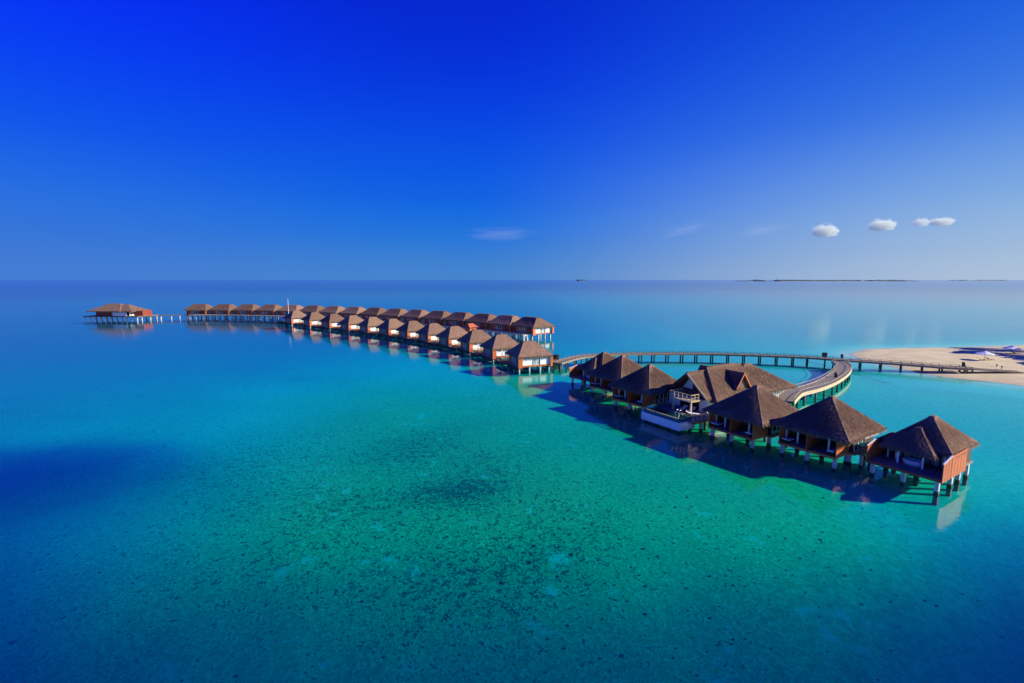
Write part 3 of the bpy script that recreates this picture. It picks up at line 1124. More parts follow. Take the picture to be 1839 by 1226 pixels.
def poolwater():
    m, nt = newmat('pool_water')
    g = NT(nt)
    pos = g.n('ShaderNodeNewGeometry').outputs['Position']
    tr = g.n('ShaderNodeBsdfTransparent', {0: (.25, .75, .68, 1)})
    df = g.n('ShaderNodeBsdfDiffuse', {0: (.01, .10, .09, 1)})
    bd = g.n('ShaderNodeMixShader', {0: .25, 1: tr.outputs[0], 2: df.outputs[0]})
    b = g.n('ShaderNodeBump', {'Strength': .12, 'Distance': .1, 'Height': g.noise(pos, 2.5, 3)})
    gl = g.n('ShaderNodeBsdfGlossy', {0: (1, 1, 1, 1), 'Roughness': .03, 'Normal': b.outputs[0]})
    bf = g.n('ShaderNodeNewGeometry').outputs['Backfacing']
    ior = g.math('ADD', g.math('MULTIPLY', bf, 1 / 1.34 - 1.34), 1.34)
    fr = g.n('ShaderNodeFresnel', {0: ior, 'Normal': b.outputs[0]})
    mx = g.n('ShaderNodeMixShader', {0: fr.outputs[0], 1: bd.outputs[0], 2: gl.outputs[0]})
    g.n('ShaderNodeOutputMaterial', {0: mx.outputs[0]})
    return m


MB().face([(i0 + .2, j0 + .2, 1.88), (i1 - .2, j0 + .2, 1.88), (i1 - .2, j1 - .2, 1.88), (i0 + .2, j1 - .2, 1.88)]).build('pool_water', poolwater(), pl)
for k in range(2):
    xx = 2.1 + k * .55
    pts = [(xx, j1 - .5 + .9 * math.cos(a) * .5, 1.75 + .85 * math.sin(a)) for a in [math.pi * i / 10 for i in range(11)]]
    MB().tube(pts, .035, 6).build('hand_rail', M['steel'], pl)
add_posts(pl, [(x0 + .6, y0 + .5), (x0 + 2.7, y0 + .5), (x0 + 5.1, y0 + .5), (x1 - .5, y0 + .5), (x1 - .5, y1 - .5), (x0 + .6, y1 - .5)], .34, .36)

q = hw(3.35, -2.6, 1.69)
sun_lounger(q, HA + R(120), 'white lounger on the deck behind the raised pool, beside the steel handrail', 'white loungers behind the raised pool')
q = hw(.6, -1.2, 1.69)
sun_lounger(q, HA + R(20), 'shaded white lounger under the balcony of the pool house', 'white loungers behind the raised pool')
q = hw(1.9, -1.0, 1.69)
sun_lounger(q, HA + R(15), 'white lounger beside the balcony column of the pool house', 'white loungers behind the raised pool')


# ------------------------------------------------------------------ villa rows
def row_villa_proto(ocean=False):
    t = thing('row_villa', (0, 0, 0), 0, 'x', 'villa')
    rr = random.Random(5)
    MB().box(-4.35, 4.2, -3.55, 3.7, 1.20, 1.45).build('floor', M['deck'], t)
    MB().box(-3.6, 3.9, -3.62, -3.56, 1.10, 1.48).build('fascia', M['orange'], t)
    spots = [(-4.1, -3.3), (-1.4, -3.3), (1.5, -3.3), (3.9, -3.3), (-4.1, 0), (0, 0), (3.9, 0), (-4.1, 3.3), (0, 3.3), (3.9, 3.3), ] + ([] if ocean else [(-5.0, 8.6), (-1.4, 8.6), (2.2, 8.6), (-5.0, 5.0)])
    add_posts(t, spots, .30, 1.21, band=False, zbot=-4.5)
    # sunny end: orange fins, white panels with glazing between them
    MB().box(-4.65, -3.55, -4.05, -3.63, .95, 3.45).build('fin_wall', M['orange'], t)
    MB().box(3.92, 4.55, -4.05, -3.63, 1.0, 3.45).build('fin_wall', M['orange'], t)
    MB().box(-3.54, -.55, -3.5, -3.36, 1.46, 2.95).build('white_panel', M['white'], t)
    MB().box(1.30, 3.90, -3.5, -3.36, 1.46, 2.95).build('white_panel', M['white'], t)
    glazing(t, 'x', -3.43, -.52, 1.27, 1.46, 2.95, 2, M['paleglass'], M['white'], .09)
    glazing(t, 'x', -3.43, -3.54, 3.90, 2.97, 3.5, 5, M['paleglass'], M['white'], .05)
    MB().box(-.62, -.54, -3.6, -3.51, 1.46, 3.0).box(1.22, 1.3, -3.6, -3.51, 1.46, 3.0).build('mullion', M['darkwood'], t)
    # long side facing the open water / walkway
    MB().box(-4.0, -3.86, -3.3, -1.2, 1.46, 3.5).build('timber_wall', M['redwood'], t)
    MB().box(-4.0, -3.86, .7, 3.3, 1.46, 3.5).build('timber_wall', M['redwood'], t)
    glazing(t, 'y', -3.93, -1.2, .7, 1.46, 3.4, 3, M['glass'], M['white'])
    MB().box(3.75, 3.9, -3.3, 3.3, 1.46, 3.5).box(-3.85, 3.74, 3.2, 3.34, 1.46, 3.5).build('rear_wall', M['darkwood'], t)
    MB().box(-4.06, -4.005, 1.5, 2.5, 1.5, 3.3).build('door', M['orange'], t)
    MB().box(-4.05, -4.004, .75, 1.4, 1.7, 3.2).build('shutter', M['paleglass'], t)
    if not ocean:
        # open sun deck with rail
        dk = MB()
        for i in range(12):
            a = 3.75 + i * .46
            dk.box(-5.4, 2.6, a, a + .44, 1.0, 1.12 - .005 * (i % 3))
        dk.box(-5.3, 2.5, 3.8, 9.2, .72, .99)
        dk.build('sun_deck', M['darkwood'], t)
        railing('deck_rail', t, [(-5.3, 3.9), (-5.3, 9.2), (2.5, 9.2)], .9, M['darkwood'], 1.12, 1.1, .07)
        sk = MB()  # dark boards added in place of the shade under floor and deck
        for (xa, xb, ya, yb, zt) in ((-4.45, -4.38, -3.3, 3.7, 1.19), (-5.38, -5.31, 3.8, 9.2, .71), (-5.3, 2.5, 9.1, 9.17, .71), (4.22, 4.29, -3.3, 3.7, 1.19), (2.43, 2.5, 3.8, 9.0, .71)):
            for q in range(3):
                z0 = .22 + (zt - .22) * q / 3
                sk.box(xa, xb, ya, yb, z0, z0 + (zt - .22) / 3 - .03)
        sk.build('shade_skirt', M['darkwood'], t)['kind'] = 'stuff'
        MB().tube([(-2.6, 5.6, -2.2), (-2.6, 5.6, .85)], .75, 14).build('service_tank', M['cream'], t)
    thatch_roof(t, -4.75, 4.65, -4.15, 4.15, 3.42, 6.6 if ocean else 6.85, (-.9, .9, -2.3, 2.3) if ocean else (-1.7, 1.6, -.35, .35), rr, tuft=0, res=.8)
    return t


ORD = ['first', 'second', 'third', 'fourth', 'fifth', 'sixth', 'seventh', 'eighth', 'ninth', 'tenth', 'eleventh', 'twelfth',
       'thirteenth', 'fourteenth', 'fifteenth', 'sixteenth']
Bpx = [(931, 663), (886, 643.5), (845, 631), (805, 622), (767, 615), (731.5, 608.5), (696.5, 603), (661, 598), (627.5, 593), (593, 589), (558.6, 585), (522, 581.5)]
Cpx = [(961, 590), (914.7, 585.8), (872, 581.6), (829.7, 578), (792.8, 575), (752, 571.8), (715, 569.2), (676, 566.8), (641, 565.2), (605.7, 563.4), (568, 561.6), (528, 560), (491, 559.3), (450, 558.8), (412, 558.2), (370, 557.7)]


def smooth_curve(pts, deg=3):
    P = np.array(pts)
    s = np.arange(len(P))
    cx, cy = np.polyfit(s, P[:, 0], deg), np.polyfit(s, P[:, 1], deg)
    f = lambda t: Vector((np.polyval(cx, t), np.polyval(cy, t), 0))
    return f


fB = smooth_curve([tuple(at(x, y, 1.0)[:2]) for x, y in Bpx])
CUP = .75
fC = smooth_curve([tuple(at(x, y, 3.55 + CUP)[:2]) for x, y in Cpx])
protos = {'lagoon': row_villa_proto(), 'ocean': row_villa_proto(True)}
Bc, Cc_ = [], []


def tangent(f, i):
    d = f(i + .05) - f(i - .05)
    return math.atan2(d.y, d.x)


for rowname, f, n, store, scl, anchor, desc in (('lagoon', fB, 12, Bc, (1, 1, 1), (-4.65, -4.05), 'thatched stilt villa, %s in the lagoon-side row counted from the long jetty'),
                                           ('ocean', fC, 16, Cc_, (1.18, 1.6, 1.07), (-4.75 * 1.18, -4.15 * 1.6), 'thatched stilt villa, %s in the ocean-side row counted from its short open end walkway')):
    for i in range(n):
        a = tangent(f, i)
        rz = a - math.pi / 2
        p = f(i)
        c = Vector((p.x - (anchor[0] * math.cos(rz) - anchor[1] * math.sin(rz)), p.y - (anchor[0] * math.sin(rz) + anchor[1] * math.cos(rz)), 0))
        o = protos[rowname] if i == 0 else copy_tree(protos[rowname])
        o.location = c + Vector((0, 0, CUP if rowname == 'ocean' else 0))
        o.scale = scl
        o.rotation_euler = (0, 0, rz + R(RND.uniform(-2.5, 2.5)))
        tag(o, desc % ORD[i], 'villa', 'stilt villas of the two curved rows')
        store.append((c, rz))


# ------------------------------------------------------------------ walkways
def resample(pts, step):
    P = [Vector((*p, 0)) for p in pts]
    # Catmull-Rom
    out = []
    n = len(P)
    for i in range(n - 1):
        p0, p1, p2, p3 = P[max(0, i - 1)], P[i], P[i + 1], P[min(n - 1, i + 2)]
        L = (p2 - p1).length
        k = max(1, int(round(L / step)))
        for j in range(k):
            t = j / k
            out.append(.5 * ((2 * p1) + (p2 - p0) * t + (2 * p0 - 5 * p1 + 4 * p2 - p3) * t * t + (3 * p1 - p0 - 3 * p2 + p3) * t ** 3))
    out.append(P[-1])
    return out


def boardwalk(name, label, pts, width, z, matdeck, matedge, matpost, pile_every=4.0, pile_w=.28, edge_h=.32, rail=None, raised_kerb=True, zfun=None, group=None, cat='jetty'):
    C = resample(pts, 2.0)
    zf = zfun or (lambda i: z)
    t = thing(name, (C[0].x, C[0].y, 0), 0, label, cat, group)
    O = Vector((C[0].x, C[0].y, 0))
    L, Rr = [], []
    for i, p in enumerate(C):
        d = (C[min(i + 1, len(C) - 1)] - C[max(i - 1, 0)]).normalized()
        s = Vector((-d.y, d.x, 0)) * width / 2
        L.append(p + s - O)
        Rr.append(p - s - O)
    dk = MB()
    # planks laid across the walkway
    for i in range(len(C) - 1):
        n = 5
        for k in range(n):
            a, b = k / n + .012, (k + 1) / n - .012
            l0, l1 = L[i].lerp(L[i + 1], a), L[i].lerp(L[i + 1], b)
            r0, r1 = Rr[i].lerp(Rr[i + 1], a), Rr[i].lerp(Rr[i + 1], b)
            z0 = zf(i) + (zf(min(i + 1, len(C) - 1)) - zf(i)) * k / n - .006 * ((i + k) % 3)
            dk.hexa([(r0.x, r0.y, z0 - .06), (r1.x, r1.y, z0 - .06), (l1.x, l1.y, z0 - .06), (l0.x, l0.y, z0 - .06),
                     (r0.x, r0.y, z0), (r1.x, r1.y, z0), (l1.x, l1.y, z0), (l0.x, l0.y, z0)])
    dk.build('deck', matdeck, t)
    for side, S in ((1, L), (-1, Rr)):
        e = MB()
        for i in range(len(S) - 1):
            a, b = S[i], S[i + 1]
            d = (b - a).normalized()
            nn = Vector((-d.y, d.x, 0)) * side
            za, zb = zf(i), zf(i + 1)
            P = []
            for zz0, zz1 in ((za - edge_h, zb - edge_h), (za + (.10 if raised_kerb else -.07), zb + (.10 if raised_kerb else -.07))):
                P += [(a.x, a.y, zz0), (b.x, b.y, zz1), (b.x + nn.x * .12, b.y + nn.y * .12, zz1), (a.x + nn.x * .12, a.y + nn.y * .12, zz0)]
            e.hexa(P)
        e.build('edge_beam', matedge, t)
        if rail:
            r = MB()
            off = .10
            for i in range(len(S)):
                p = S[i]
                zz = zf(i)
                r.box(p.x - .05, p.x + .05, p.y - .05, p.y + .05, zz + .0, zz + rail)
                if i:
                    a = S[i - 1]
                    r.bar((a.x, a.y, zf(i - 1) + rail - .06), (p.x, p.y, zz + rail - .06), .06)
            r.build('hand_rail', M['cream'] if matedge is M['cream'] else matpost, t)
    pm = MB().box(-pile_w / 2, pile_w / 2, -pile_w / 2, pile_w / 2, -2.8, z - edge_h + .05).mesh('pile')
    pm.materials.append(matpost)
    cm = MB().box(-width / 2 + .05, width / 2 - .05, -.14, .14, z - edge_h - .16, z - edge_h + .06).mesh('cross_beam')
    cm.materials.append(matpost)
    st = max(1, int(round(pile_every / 2.0)))
    for i in range(0, len(C), st):
        d = (C[min(i + 1, len(C) - 1)] - C[max(i - 1, 0)]).normalized()
        a = math.atan2(d.y, d.x) - math.pi / 2
        p = C[i] - O
        if zf(i) < z - .3:
            continue
        for s in (-1, 1):
            k = share('pile', pm, t, (p.x + math.cos(a) * s * (width / 2 - .3), p.y + math.sin(a) * s * (width / 2 - .3), 0), a)
        share('cross_beam', cm, t, (p.x, p.y, 0), a)
    return t


JZ = 1.6
jet = [tuple(at(x, y, JZ)[:2]) for x, y in ((1000, 651), (1040, 640.5), (1080, 637), (1150, 634.5), (1250, 634.3), (1350, 636.8), (1450, 641), (1512, 645.5), (1600, 651.2), (1690, 658), (1740, 660.5))]
boardwalk('jetty', 'long timber jetty curving from the sand beach to the lagoon-side villa row', jet, 2.6, JZ, M['jettywood'], M['jettywood'], M['jettypost'], 4.0, .3, .34, rail=.45)
e0 = Vector((*jet[-1], 0))
e1 = e0 + Vector((11.5, -1.0, 0))
rampn = len(resample([jet[-1], (e1.x, e1.y)], 2.0))
boardwalk('beach_ramp', 'low sloping timber ramp from the jetty end down onto the sand', [(e0.x + .3, e0.y), (e1.x, e1.y)], 2.0, JZ - .05, M['jettywood'], M['jettywood'], M['jettypost'], 40, .2, .2,
          zfun=lambda i: JZ - .08 - .72 * i / max(1, rampn - 1), cat='ramp')
wl = [(1506, 648), (1516, 657), (1508, 670), (1484, 685), (1454, 696), (1425, 703.5)]
wk = [tuple(at(x, y, JZ)[:2]) for x, y in wl]
boardwalk('boardwalk', 'broad grey boardwalk with cream sides curving from the jetty to the pool house', wk + [tuple(hw(4.6, 19.0)[:2])], 2.9, JZ - .02, M['deckgrey'], M['cream'], M['jettypost'], 4.0, .3, .55, rail=.75, cat='boardwalk')

bw = [(c.x + math.cos(rz) * 6.6, c.y + math.sin(rz) * 6.6) for c, rz in Bc]
boardwalk('row_walkway', 'timber walkway running behind the lagoon-side villa row', [(12.6, 119.6)] + bw, 2.4, 1.45, M['jettywood'], M['cream'], M['concrete'], 6.0, .26, .3, cat='walkway')
cw = [(c.x - math.cos(rz) * 7.9, c.y - math.sin(rz) * 7.9) for c, rz in Cc_]
c0, rz0 = Cc_[0]
cstart = (c0.x - math.cos(rz0) * 7.9 + math.sin(rz0) * 4.5, c0.y - math.sin(rz0) * 7.9 - math.cos(rz0) * 4.5)
boardwalk('row_walkway', 'pale timber walkway running before the ocean-side villa row', [cstart] + cw, 2.4, 1.45 + CUP, M['cream'], M['cream'], M['concrete'], 4.0, .42, .3, cat='walkway')
boardwalk('cross_walkway', 'short cross walkway linking the two villa rows beside the orange kiosk', [bw[4], (-17.2, 184.5), cw[2]], 2.2, 1.43 + CUP * .5, M['jettywood'], M['cream'], M['concrete'], 6.0, .26, .3, cat='walkway')

# far end villa and its jetty
DC = at(217, 573.5, 0)
DR = R(-4)
DC.z = .5
dv = thing('reception_villa', DC, DR, 'large detached thatched villa on white stilts at the far end of the narrow jetty', 'villa')
rd = random.Random(41)
MB().box(-15, 16.5, -7, 7, 1.5, 1.85).build('platform', M['deck'], dv)
MB().box(-15.05, 16.55, -7.08, -7.0, 1.4, 1.9).build('fascia', M['darkwood'], dv)
add_posts(dv, [(-14.4 + i * 3.0, y) for i in range(11) for y in (-6.6, 0, 6.6)], .5, 1.6, band=False, zbot=-5)
MB().box(-9.5, -.2, -5.0, -4.8, 1.86, 4.4).box(-9.5, -9.3, -4.8, 5, 1.86, 4.4).build('red_wall', M['redwood'], dv)
MB().box(-.15, 1.3, -5.3, -5.0, 1.86, 4.4).build('door', M['orange'], dv)
MB().box(1.4, 9.3, -6.1, -5.9, 1.86, 3.7).box(1.2, 1.4, -6.1, -4.8, 1.86, 4.4).box(9.1, 9.3, -4.2, 5, 1.86, 4.4).box(-9.3, 9.1, 4.8, 5, 1.86, 4.4).build('white_wall', M['white'], dv)
glazing(dv, 'x', -6.0, 1.4, 9.3, 3.72, 4.4, 5, M['paleglass'], M['white'])
MB().box(11.2, 16.2, -3.4, -3.2, 1.86, 4.6).box(16.0, 16.2, -3.2, 3, 1.86, 4.6).build('courtyard_wall', M['redwood'], dv)
thatch_roof(dv, -12.6, 6.5, -7.2, 6.2, 4.3, 8.3, (-5.8, 1.4, -.6, .2), rd, res=.6)
a = thatch_roof(dv, -1.5, 12.6, -6.6, 6.0, 4.25, 7.9, (3.4, 6.0, -.6, .2), rd, res=.6)
a.name = 'lower_roof'
c15, rz15 = Cc_[-1]
jend = (c15.x - 13.5 * math.cos(rz15 + math.pi / 2) * 0 + math.cos(rz15) * -6.9 + math.cos(rz15 + math.pi / 2) * 6, c15.y + math.sin(rz15) * -6.9 + math.sin(rz15 + math.pi / 2) * 6)
boardwalk('narrow_jetty', 'narrow jetty on white posts between the ocean-side row and the detached far villa', [cw[-1], jend, (DC.x + 14.5, DC.y - 5.5)], 2.0, 2.15, M['jettywood'], M['jettypost'], M['concrete'], 4.0, .34, .3)

# drum that carries the jetty's row end
p = at(1003, 654, 0)
t = thing('jetty_drum', p, 0, 'round ochre drum foundation with black cap at the row end of the jetty', 'drum')
MB().tube([(0, 0, -2.2), (0, 0, 1.15)], 1.25, 20).build('drum', M['cream'], t)
MB().tube([(-.6, .2, 1.15), (-.6, .2, 2.5)], .8, 16).build('cap', M['black'], t)

# orange-roofed kiosk between the rows
kp = at(845, 598.5, 1.4)
ks = thing('kiosk', (kp.x, kp.y, 0), R(46), 'small orange kiosk with orange tiled roof between the two villa rows', 'kiosk')
MB().box(-2.0, 2.0, -1.8, 1.8, 1.15, 1.4).build('floor', M['deck'], ks)
MB().box(-1.6, 1.6, -1.5, 1.5, 1.4, 4.0).build('wall', M['orange'], ks)
MB().box(-.5, .5, -1.54, -1.5, 1.42, 3.3).build('door', M['darkwood'], ks)
k = MB()
E4 = [(-2.3, -2.2, 3.9), (2.3, -2.2, 3.9), (2.3, 2.2, 3.9), (-2.3, 2.2, 3.9)]
T4 = [(-1.2, 0, 5.3), (1.2, 0, 5.3)]
k.face([E4[0], E4[1], T4[1], T4[0]]).face([E4[1], E4[2], T4[1]]).face([E4[2], E4[3], T4[0], T4[1]]).face([E4[3], E4[0], T4[0]]).face([E4[3], E4[2], E4[1], E4[0]])
k.build('roof', M['redtile'], ks)
add_posts(ks, [(-1.6, -1.4), (1.6, -1.4), (1.6, 1.4), (-1.6, 1.4)], .26, 1.2, band=False)

# white mast behind the far end of the lagoon-side row
c11, rz11 = Bc[-1]
mp = at(519, 574, 1.4)
ms = thing('flag_mast', (mp.x, mp.y, 0), 0, 'tall thin white mast behind the far end of the lagoon-side row', 'mast')
MB().tube([(0, 0, -2), (0, 0, 6), (0, 0, 12.4)], [.16, .13, .07], 8).build('pole', M['white'], ms)
MB().box(-.5, .5, -.5, .5, 1.2, 1.5).build('base', M['concrete'], ms)
MB().bar((-.9, 0, 9.6), (.9, 0, 9.6), .08).build('spreader', M['white'], ms)


# ------------------------------------------------------------------ parasols, loungers, bins
def parasol(loc, r, h, label, group, rz=0.0, peak=.75):
    t = thing('parasol', loc, rz, label, 'parasol', group)
    MB().tube([(0, 0, 0), (0, 0, h + peak)], .035, 8).build('pole', M['lounger'], t)
    MB().tube([(0, 0, 0), (0, 0, .09)], .3, 12).build('base', M['concrete'], t)
    mb, rb = MB(), MB()
    n = 8
    rim = [Vector((r * math.cos(2 * math.pi * i / n), r * math.sin(2 * math.pi * i / n), h)) for i in range(n)]
    top = Vector((0, 0, h + peak))
    for i in range(n):
        a, b = rim[i], rim[(i + 1) % n]
        mid = (a + b) / 2 * .97 + Vector((0, 0, .03))
        mid.z = h + .03
        m1 = (a + top) / 2 - Vector((0, 0, .05))
        m2 = (b + top) / 2 - Vector((0, 0, .05))
        mb.face([a, mid, b, m2, m1])
        mb.face([m1, m2, top])
        dn = Vector((0, 0, -.16))
        mb.face([a + dn, mid + dn, mid, a])
        mb.face([mid + dn, b + dn, b, mid])
        rb.bar(top - Vector((0, 0, .12)), a - Vector((0, 0, .03)), .03)
    mb.build('canopy', M['canvas'], t)
    rb.build('ribs', M['lounger'], t)
    return t


def beach_lounger(loc, rz, label):
    t = thing('beach_lounger', loc, rz, label, 'lounger', 'red-brown loungers on the sand')
    mb = MB()
    for i in range(11):
        mb.box(-.36, .36, -.95 + i * .11, -.95 + i * .11 + .085, .30, .34)
    mb.build('slats', M['lounger'], t)
    MB().hexa([(-.36, .28, .30), (.36, .28, .30), (.36, .95, .74), (-.36, .95, .74), (-.36, .26, .34), (.36, .26, .34), (.36, .93, .78), (-.36, .93, .78)]).build('backrest', M['lounger'], t)
    for sx in (-.3, .3):
        for sy in (-.8, .2):
            MB().box(sx - .035, sx + .035, sy - .035, sy + .035, -.05, .30).build('leg', M['lounger'], t)
    return t


for (px, py, r, lab, sub) in ((1767.5, 646.5, 1.95, 'white beach parasol standing nearer the jetty ramp, two red-brown loungers below', 'the parasol nearer the jetty ramp'),
                              (1815, 635.8, 2.0, 'white beach parasol farther back among the tree shadows', 'the parasol among the tree shadows')):
    p = at(px, py, .75)
    z = beach_z(p.x, p.y)
    p = at(px, py, z)
    parasol((p.x, p.y, z - .02), r, 1.75, lab, 'white parasols on the beach', R(10))
    for k, s in enumerate((-1.15, 1.15)):
        q = (p.x + s, p.y - .25, beach_z(p.x + s, p.y - .25) - .02)
        beach_lounger(q, R(70 + 14 * s), 'red-brown slatted lounger on the %s side under %s' % ('seaward' if k == 0 else 'inland', sub))
q = at(1836, 632.5, .9)
beach_lounger((q.x, q.y, beach_z(q.x, q.y) - .02), R(60), 'single red-brown lounger on the sand beyond both parasols')

c, rz = Bc[-1]
parasol((c.x - math.cos(rz) * 3.6 - math.sin(rz) * 6.2, c.y - math.sin(rz) * 3.6 + math.cos(rz) * 6.2, 1.11), 2.0, 1.7, 'open white parasol on the sun deck at the far end of the lagoon-side row', 'parasols on the row decks')
c, rz = Bc[8]
parasol((c.x - math.cos(rz) * 2.6 - math.sin(rz) * 6.2, c.y - math.sin(rz) * 2.6 + math.cos(rz) * 6.2, 1.11), 1.7, 1.6, 'open white parasol on a sun deck within the lagoon-side row', 'parasols on the row decks')


def folded_parasol(loc, label):
    t = thing('folded_parasol', loc, 0, label, 'parasol', 'folded parasols on the row decks')
    MB().tube([(0, 0, 0), (0, 0, 2.6)], .04, 8).build('pole', M['steel'], t)
    MB().tube([(0, 0, .8), (0, 0, 1.1), (0, 0, 1.9), (0, 0, 2.5)], [.10, .17, .13, .04], 10).build('canopy', M['canvas'], t, smooth=True)
    MB().box(-.3, .3, -.3, .3, 0, .08).build('base', M['concrete'], t)


for i in (1, 2):
    c, rz = Bc[i]
    folded_parasol((c.x - math.cos(rz) * 2.2 + math.sin(rz) * 5.0, c.y - math.sin(rz) * 2.2 - math.cos(rz) * 5.0, 1.11),
                   'folded white parasol before the white end wall of the %s lagoon-side villa from the jetty' % ORD[i])


def bin_(loc, label, s=1.0):
    t = thing('litter_bin', loc, RND.uniform(0, 1), label, 'bin', 'black bins along the jetty')
    MB().tube([(0, 0, 0), (0, 0, .75 * s), (0, 0, .82 * s)], [.30 * s, .34 * s, .36 * s], 12).build('body', M['black'], t)
    MB().tube([(0, 0, .83 * s), (0, 0, .95 * s), (0, 0, 1.03 * s)], [.37 * s, .3 * s, .08 * s], 12).build('lid', M['black'], t)


for (px, py, lab, s) in ((1501, 677, 'black bin standing on the broad grey boardwalk', 1.0), (1512, 642.5, 'black bin at the fork of the jetty and the broad boardwalk', 1.0),
                         (1730, 657.5, 'black bin on the jetty over the sand', 1.0)):
    p = at(px, py, JZ)
    bin_((p.x, p.y, JZ), lab, s)
p = at(1480.5, 640.5, JZ)
bx_ = thing('storage_box', (p.x, p.y, JZ), R(-8), 'dark square cabinet on the long jetty beside the boardwalk fork', 'cabinet')
MB().box(-.5, .5, -.35, .35, 0, 1.05).build('body', M['darkwood'], bx_)
MB().box(-.55, .55, -.4, .4, 1.052, 1.12).build('lid', M['black'], bx_)
for px, py in ((1790, 658.5), (1799, 661.5)):
    p = at(px, py, .85)
    t = thing('ramp_lamp', (p.x, p.y, beach_z(p.x, p.y) - .02), 0, 'small black lamp on the sand at the foot of the jetty ramp', 'lamp', 'lamps at the ramp foot')
    MB().tube([(0, 0, 0), (0, 0, .45)], .07, 8).build('stem', M['black'], t)
    MB().tube([(0, 0, .45), (0, 0, .72)], [.2, .12], 10).build('lamp_head', M['black'], t)


# ------------------------------------------------------------------ palms on the island to the right (they shade the sand)
def palm_proto(h, seed):
    r = random.Random(seed)
    t = thing('palm_tree', (0, 0, 0), 0, 'x', 'palm')
    lean = Vector((r.uniform(-1.2, 1.2), r.uniform(-1.2, 1.2), 0))
    pts = [lean * (k / 6) ** 1.8 + Vector((0, 0, h * k / 6)) for k in range(7)]
    MB().tube(pts, [.26, .21, .18, .165, .155, .145, .13], 8).build('trunk', M['trunk'], t, smooth=True)
    top = pts[-1]
    mb = MB()
    for k in range(20):
        a = k * 2.39996 + r.uniform(-.2, .2)
        el = r.uniform(-.35, 1.0)
        L = r.uniform(3.0, 4.1)
        d = Vector((math.cos(a), math.sin(a), 0))
        prev = top
        side = Vector((-d.y, d.x, 0))
        for s in range(12):
            f = (s + 1) / 12
            p = top + d * L * f * math.cos(el * (1 - f * .5)) + Vector((0, 0, L * (math.sin(el) * f - .95 * f * f)))
            mb.bar(prev, p, .045)
            wl = .95 * math.sin(math.pi * (.12 + .83 * f)) + .1
            for q in (-1, 1):
                tip = p + side * q * wl + d * .32 - Vector((0, 0, wl * .42))
                mb.face([prev, p, tip])
                m = prev.lerp(p, .5)
                mb.face([m, p + d * .1, tip + d * .22])
            prev = p
    cr = mb.build('crown', M['frond'], t)
    nuts = MB()
    for k in range(5):
        a = k * 1.3
        c = top + Vector((.28 * math.cos(a), .28 * math.sin(a), -.28))
        nuts.tube([c - Vector((0, 0, .14)), c, c + Vector((0, 0, .14))], [.05, .14, .05], 6)
    nuts.build('coconuts', M['trunk'], t)
    return t


palms = [palm_proto(11.5, 2), palm_proto(9.0, 3)]
PSPOT = [(153, 134.5, 0, 1.12), (158, 146, 1, 1.1), (149.5, 126.5, 1, 1.0), (152, 122, 0, .95), (147, 116, 1, 1.15), (157, 139, 0, 1.0), (163, 151, 0, 1.0), (146, 111.5, 0, .85), (165, 128, 1, 1.2), (172, 141, 0, 1.1), (160, 115, 1, 1.1), (154, 129.5, 0, .9)]
usedp = [False, False]
for i, (x, y, k, s) in enumerate(PSPOT):
    x += 8
    o = palms[k] if not usedp[k] else copy_tree(palms[k])
    usedp[k] = True
    o.location = (x, y, beach_z(x, y) - .1)
    o.rotation_euler = (0, 0, i * 1.7)
    s *= 1.15
    o.scale = (s, s, s)
    tag(o, 'coconut palm growing on the beach inland of the parasols', 'palm', 'palms on the beach')

# ------------------------------------------------------------------ coral heads on the lagoon floor
CPX = [(1050, 949), (893, 935), (960, 980), (955, 994), (1027, 995), (952, 1009), (1002, 1035), (902, 1047), (1117, 925), (1253, 941), (1162, 942), (1041, 906),
       (1258, 1162), (1549, 913), (1473, 969), (1255, 948), (1317, 1050), (1490, 1145), (650, 1080), (540, 960), (1690, 1075), (1105, 928), (1005, 1040), (1262, 945)]
cm_ = []
for k in range(3):
    r = random.Random(60 + k)
    mb = MB()
    n, mrows = 10, 5
    rings = []
    for j in range(mrows + 1):
        ph_ = math.pi / 2 * j / mrows
        ring = []
        for i in range(n):
            a = 2 * math.pi * i / n
            q = Vector((math.cos(a) * math.cos(ph_), math.sin(a) * math.cos(ph_), .75 * math.sin(ph_)))
            ring.append(q * (1 + .38 * mnoise.noise(q * 2.1 + Vector((k * 9.1, 0, 0)))))
        rings.append(ring)
    for a, b in zip(rings[:-1], rings[1:]):
        for i in range(n):
            mb.face([a[i], a[(i + 1) % n], b[(i + 1) % n], b[i]])
    m_ = mb.mesh('coral_head', True)
    m_.materials.append(M['coral'])
    cm_.append(m_)
for i, (px, py) in enumerate(CPX):
    p = at(px, py, -1.6)
    dd = float(depth_at(np.array([p.x]), np.array([p.y]))[0][0])
    dd = 1 + .35 * (dd - 1) if dd > 1 else dd
    p = at(px, py, -dd)
    o = bpy.data.objects.new('coral_head', cm_[i % 3])
    COL.objects.link(o)
    o.location = (p.x, p.y, -dd - .05)
    s = RND.uniform(.08, .17)
    o.scale = (s * 1.2, s, s)
    o.rotation_euler = (0, 0, RND.uniform(0, 6))
    tag(o, 'small dark coral head on the shallow lagoon floor', 'coral', 'scattered coral heads')


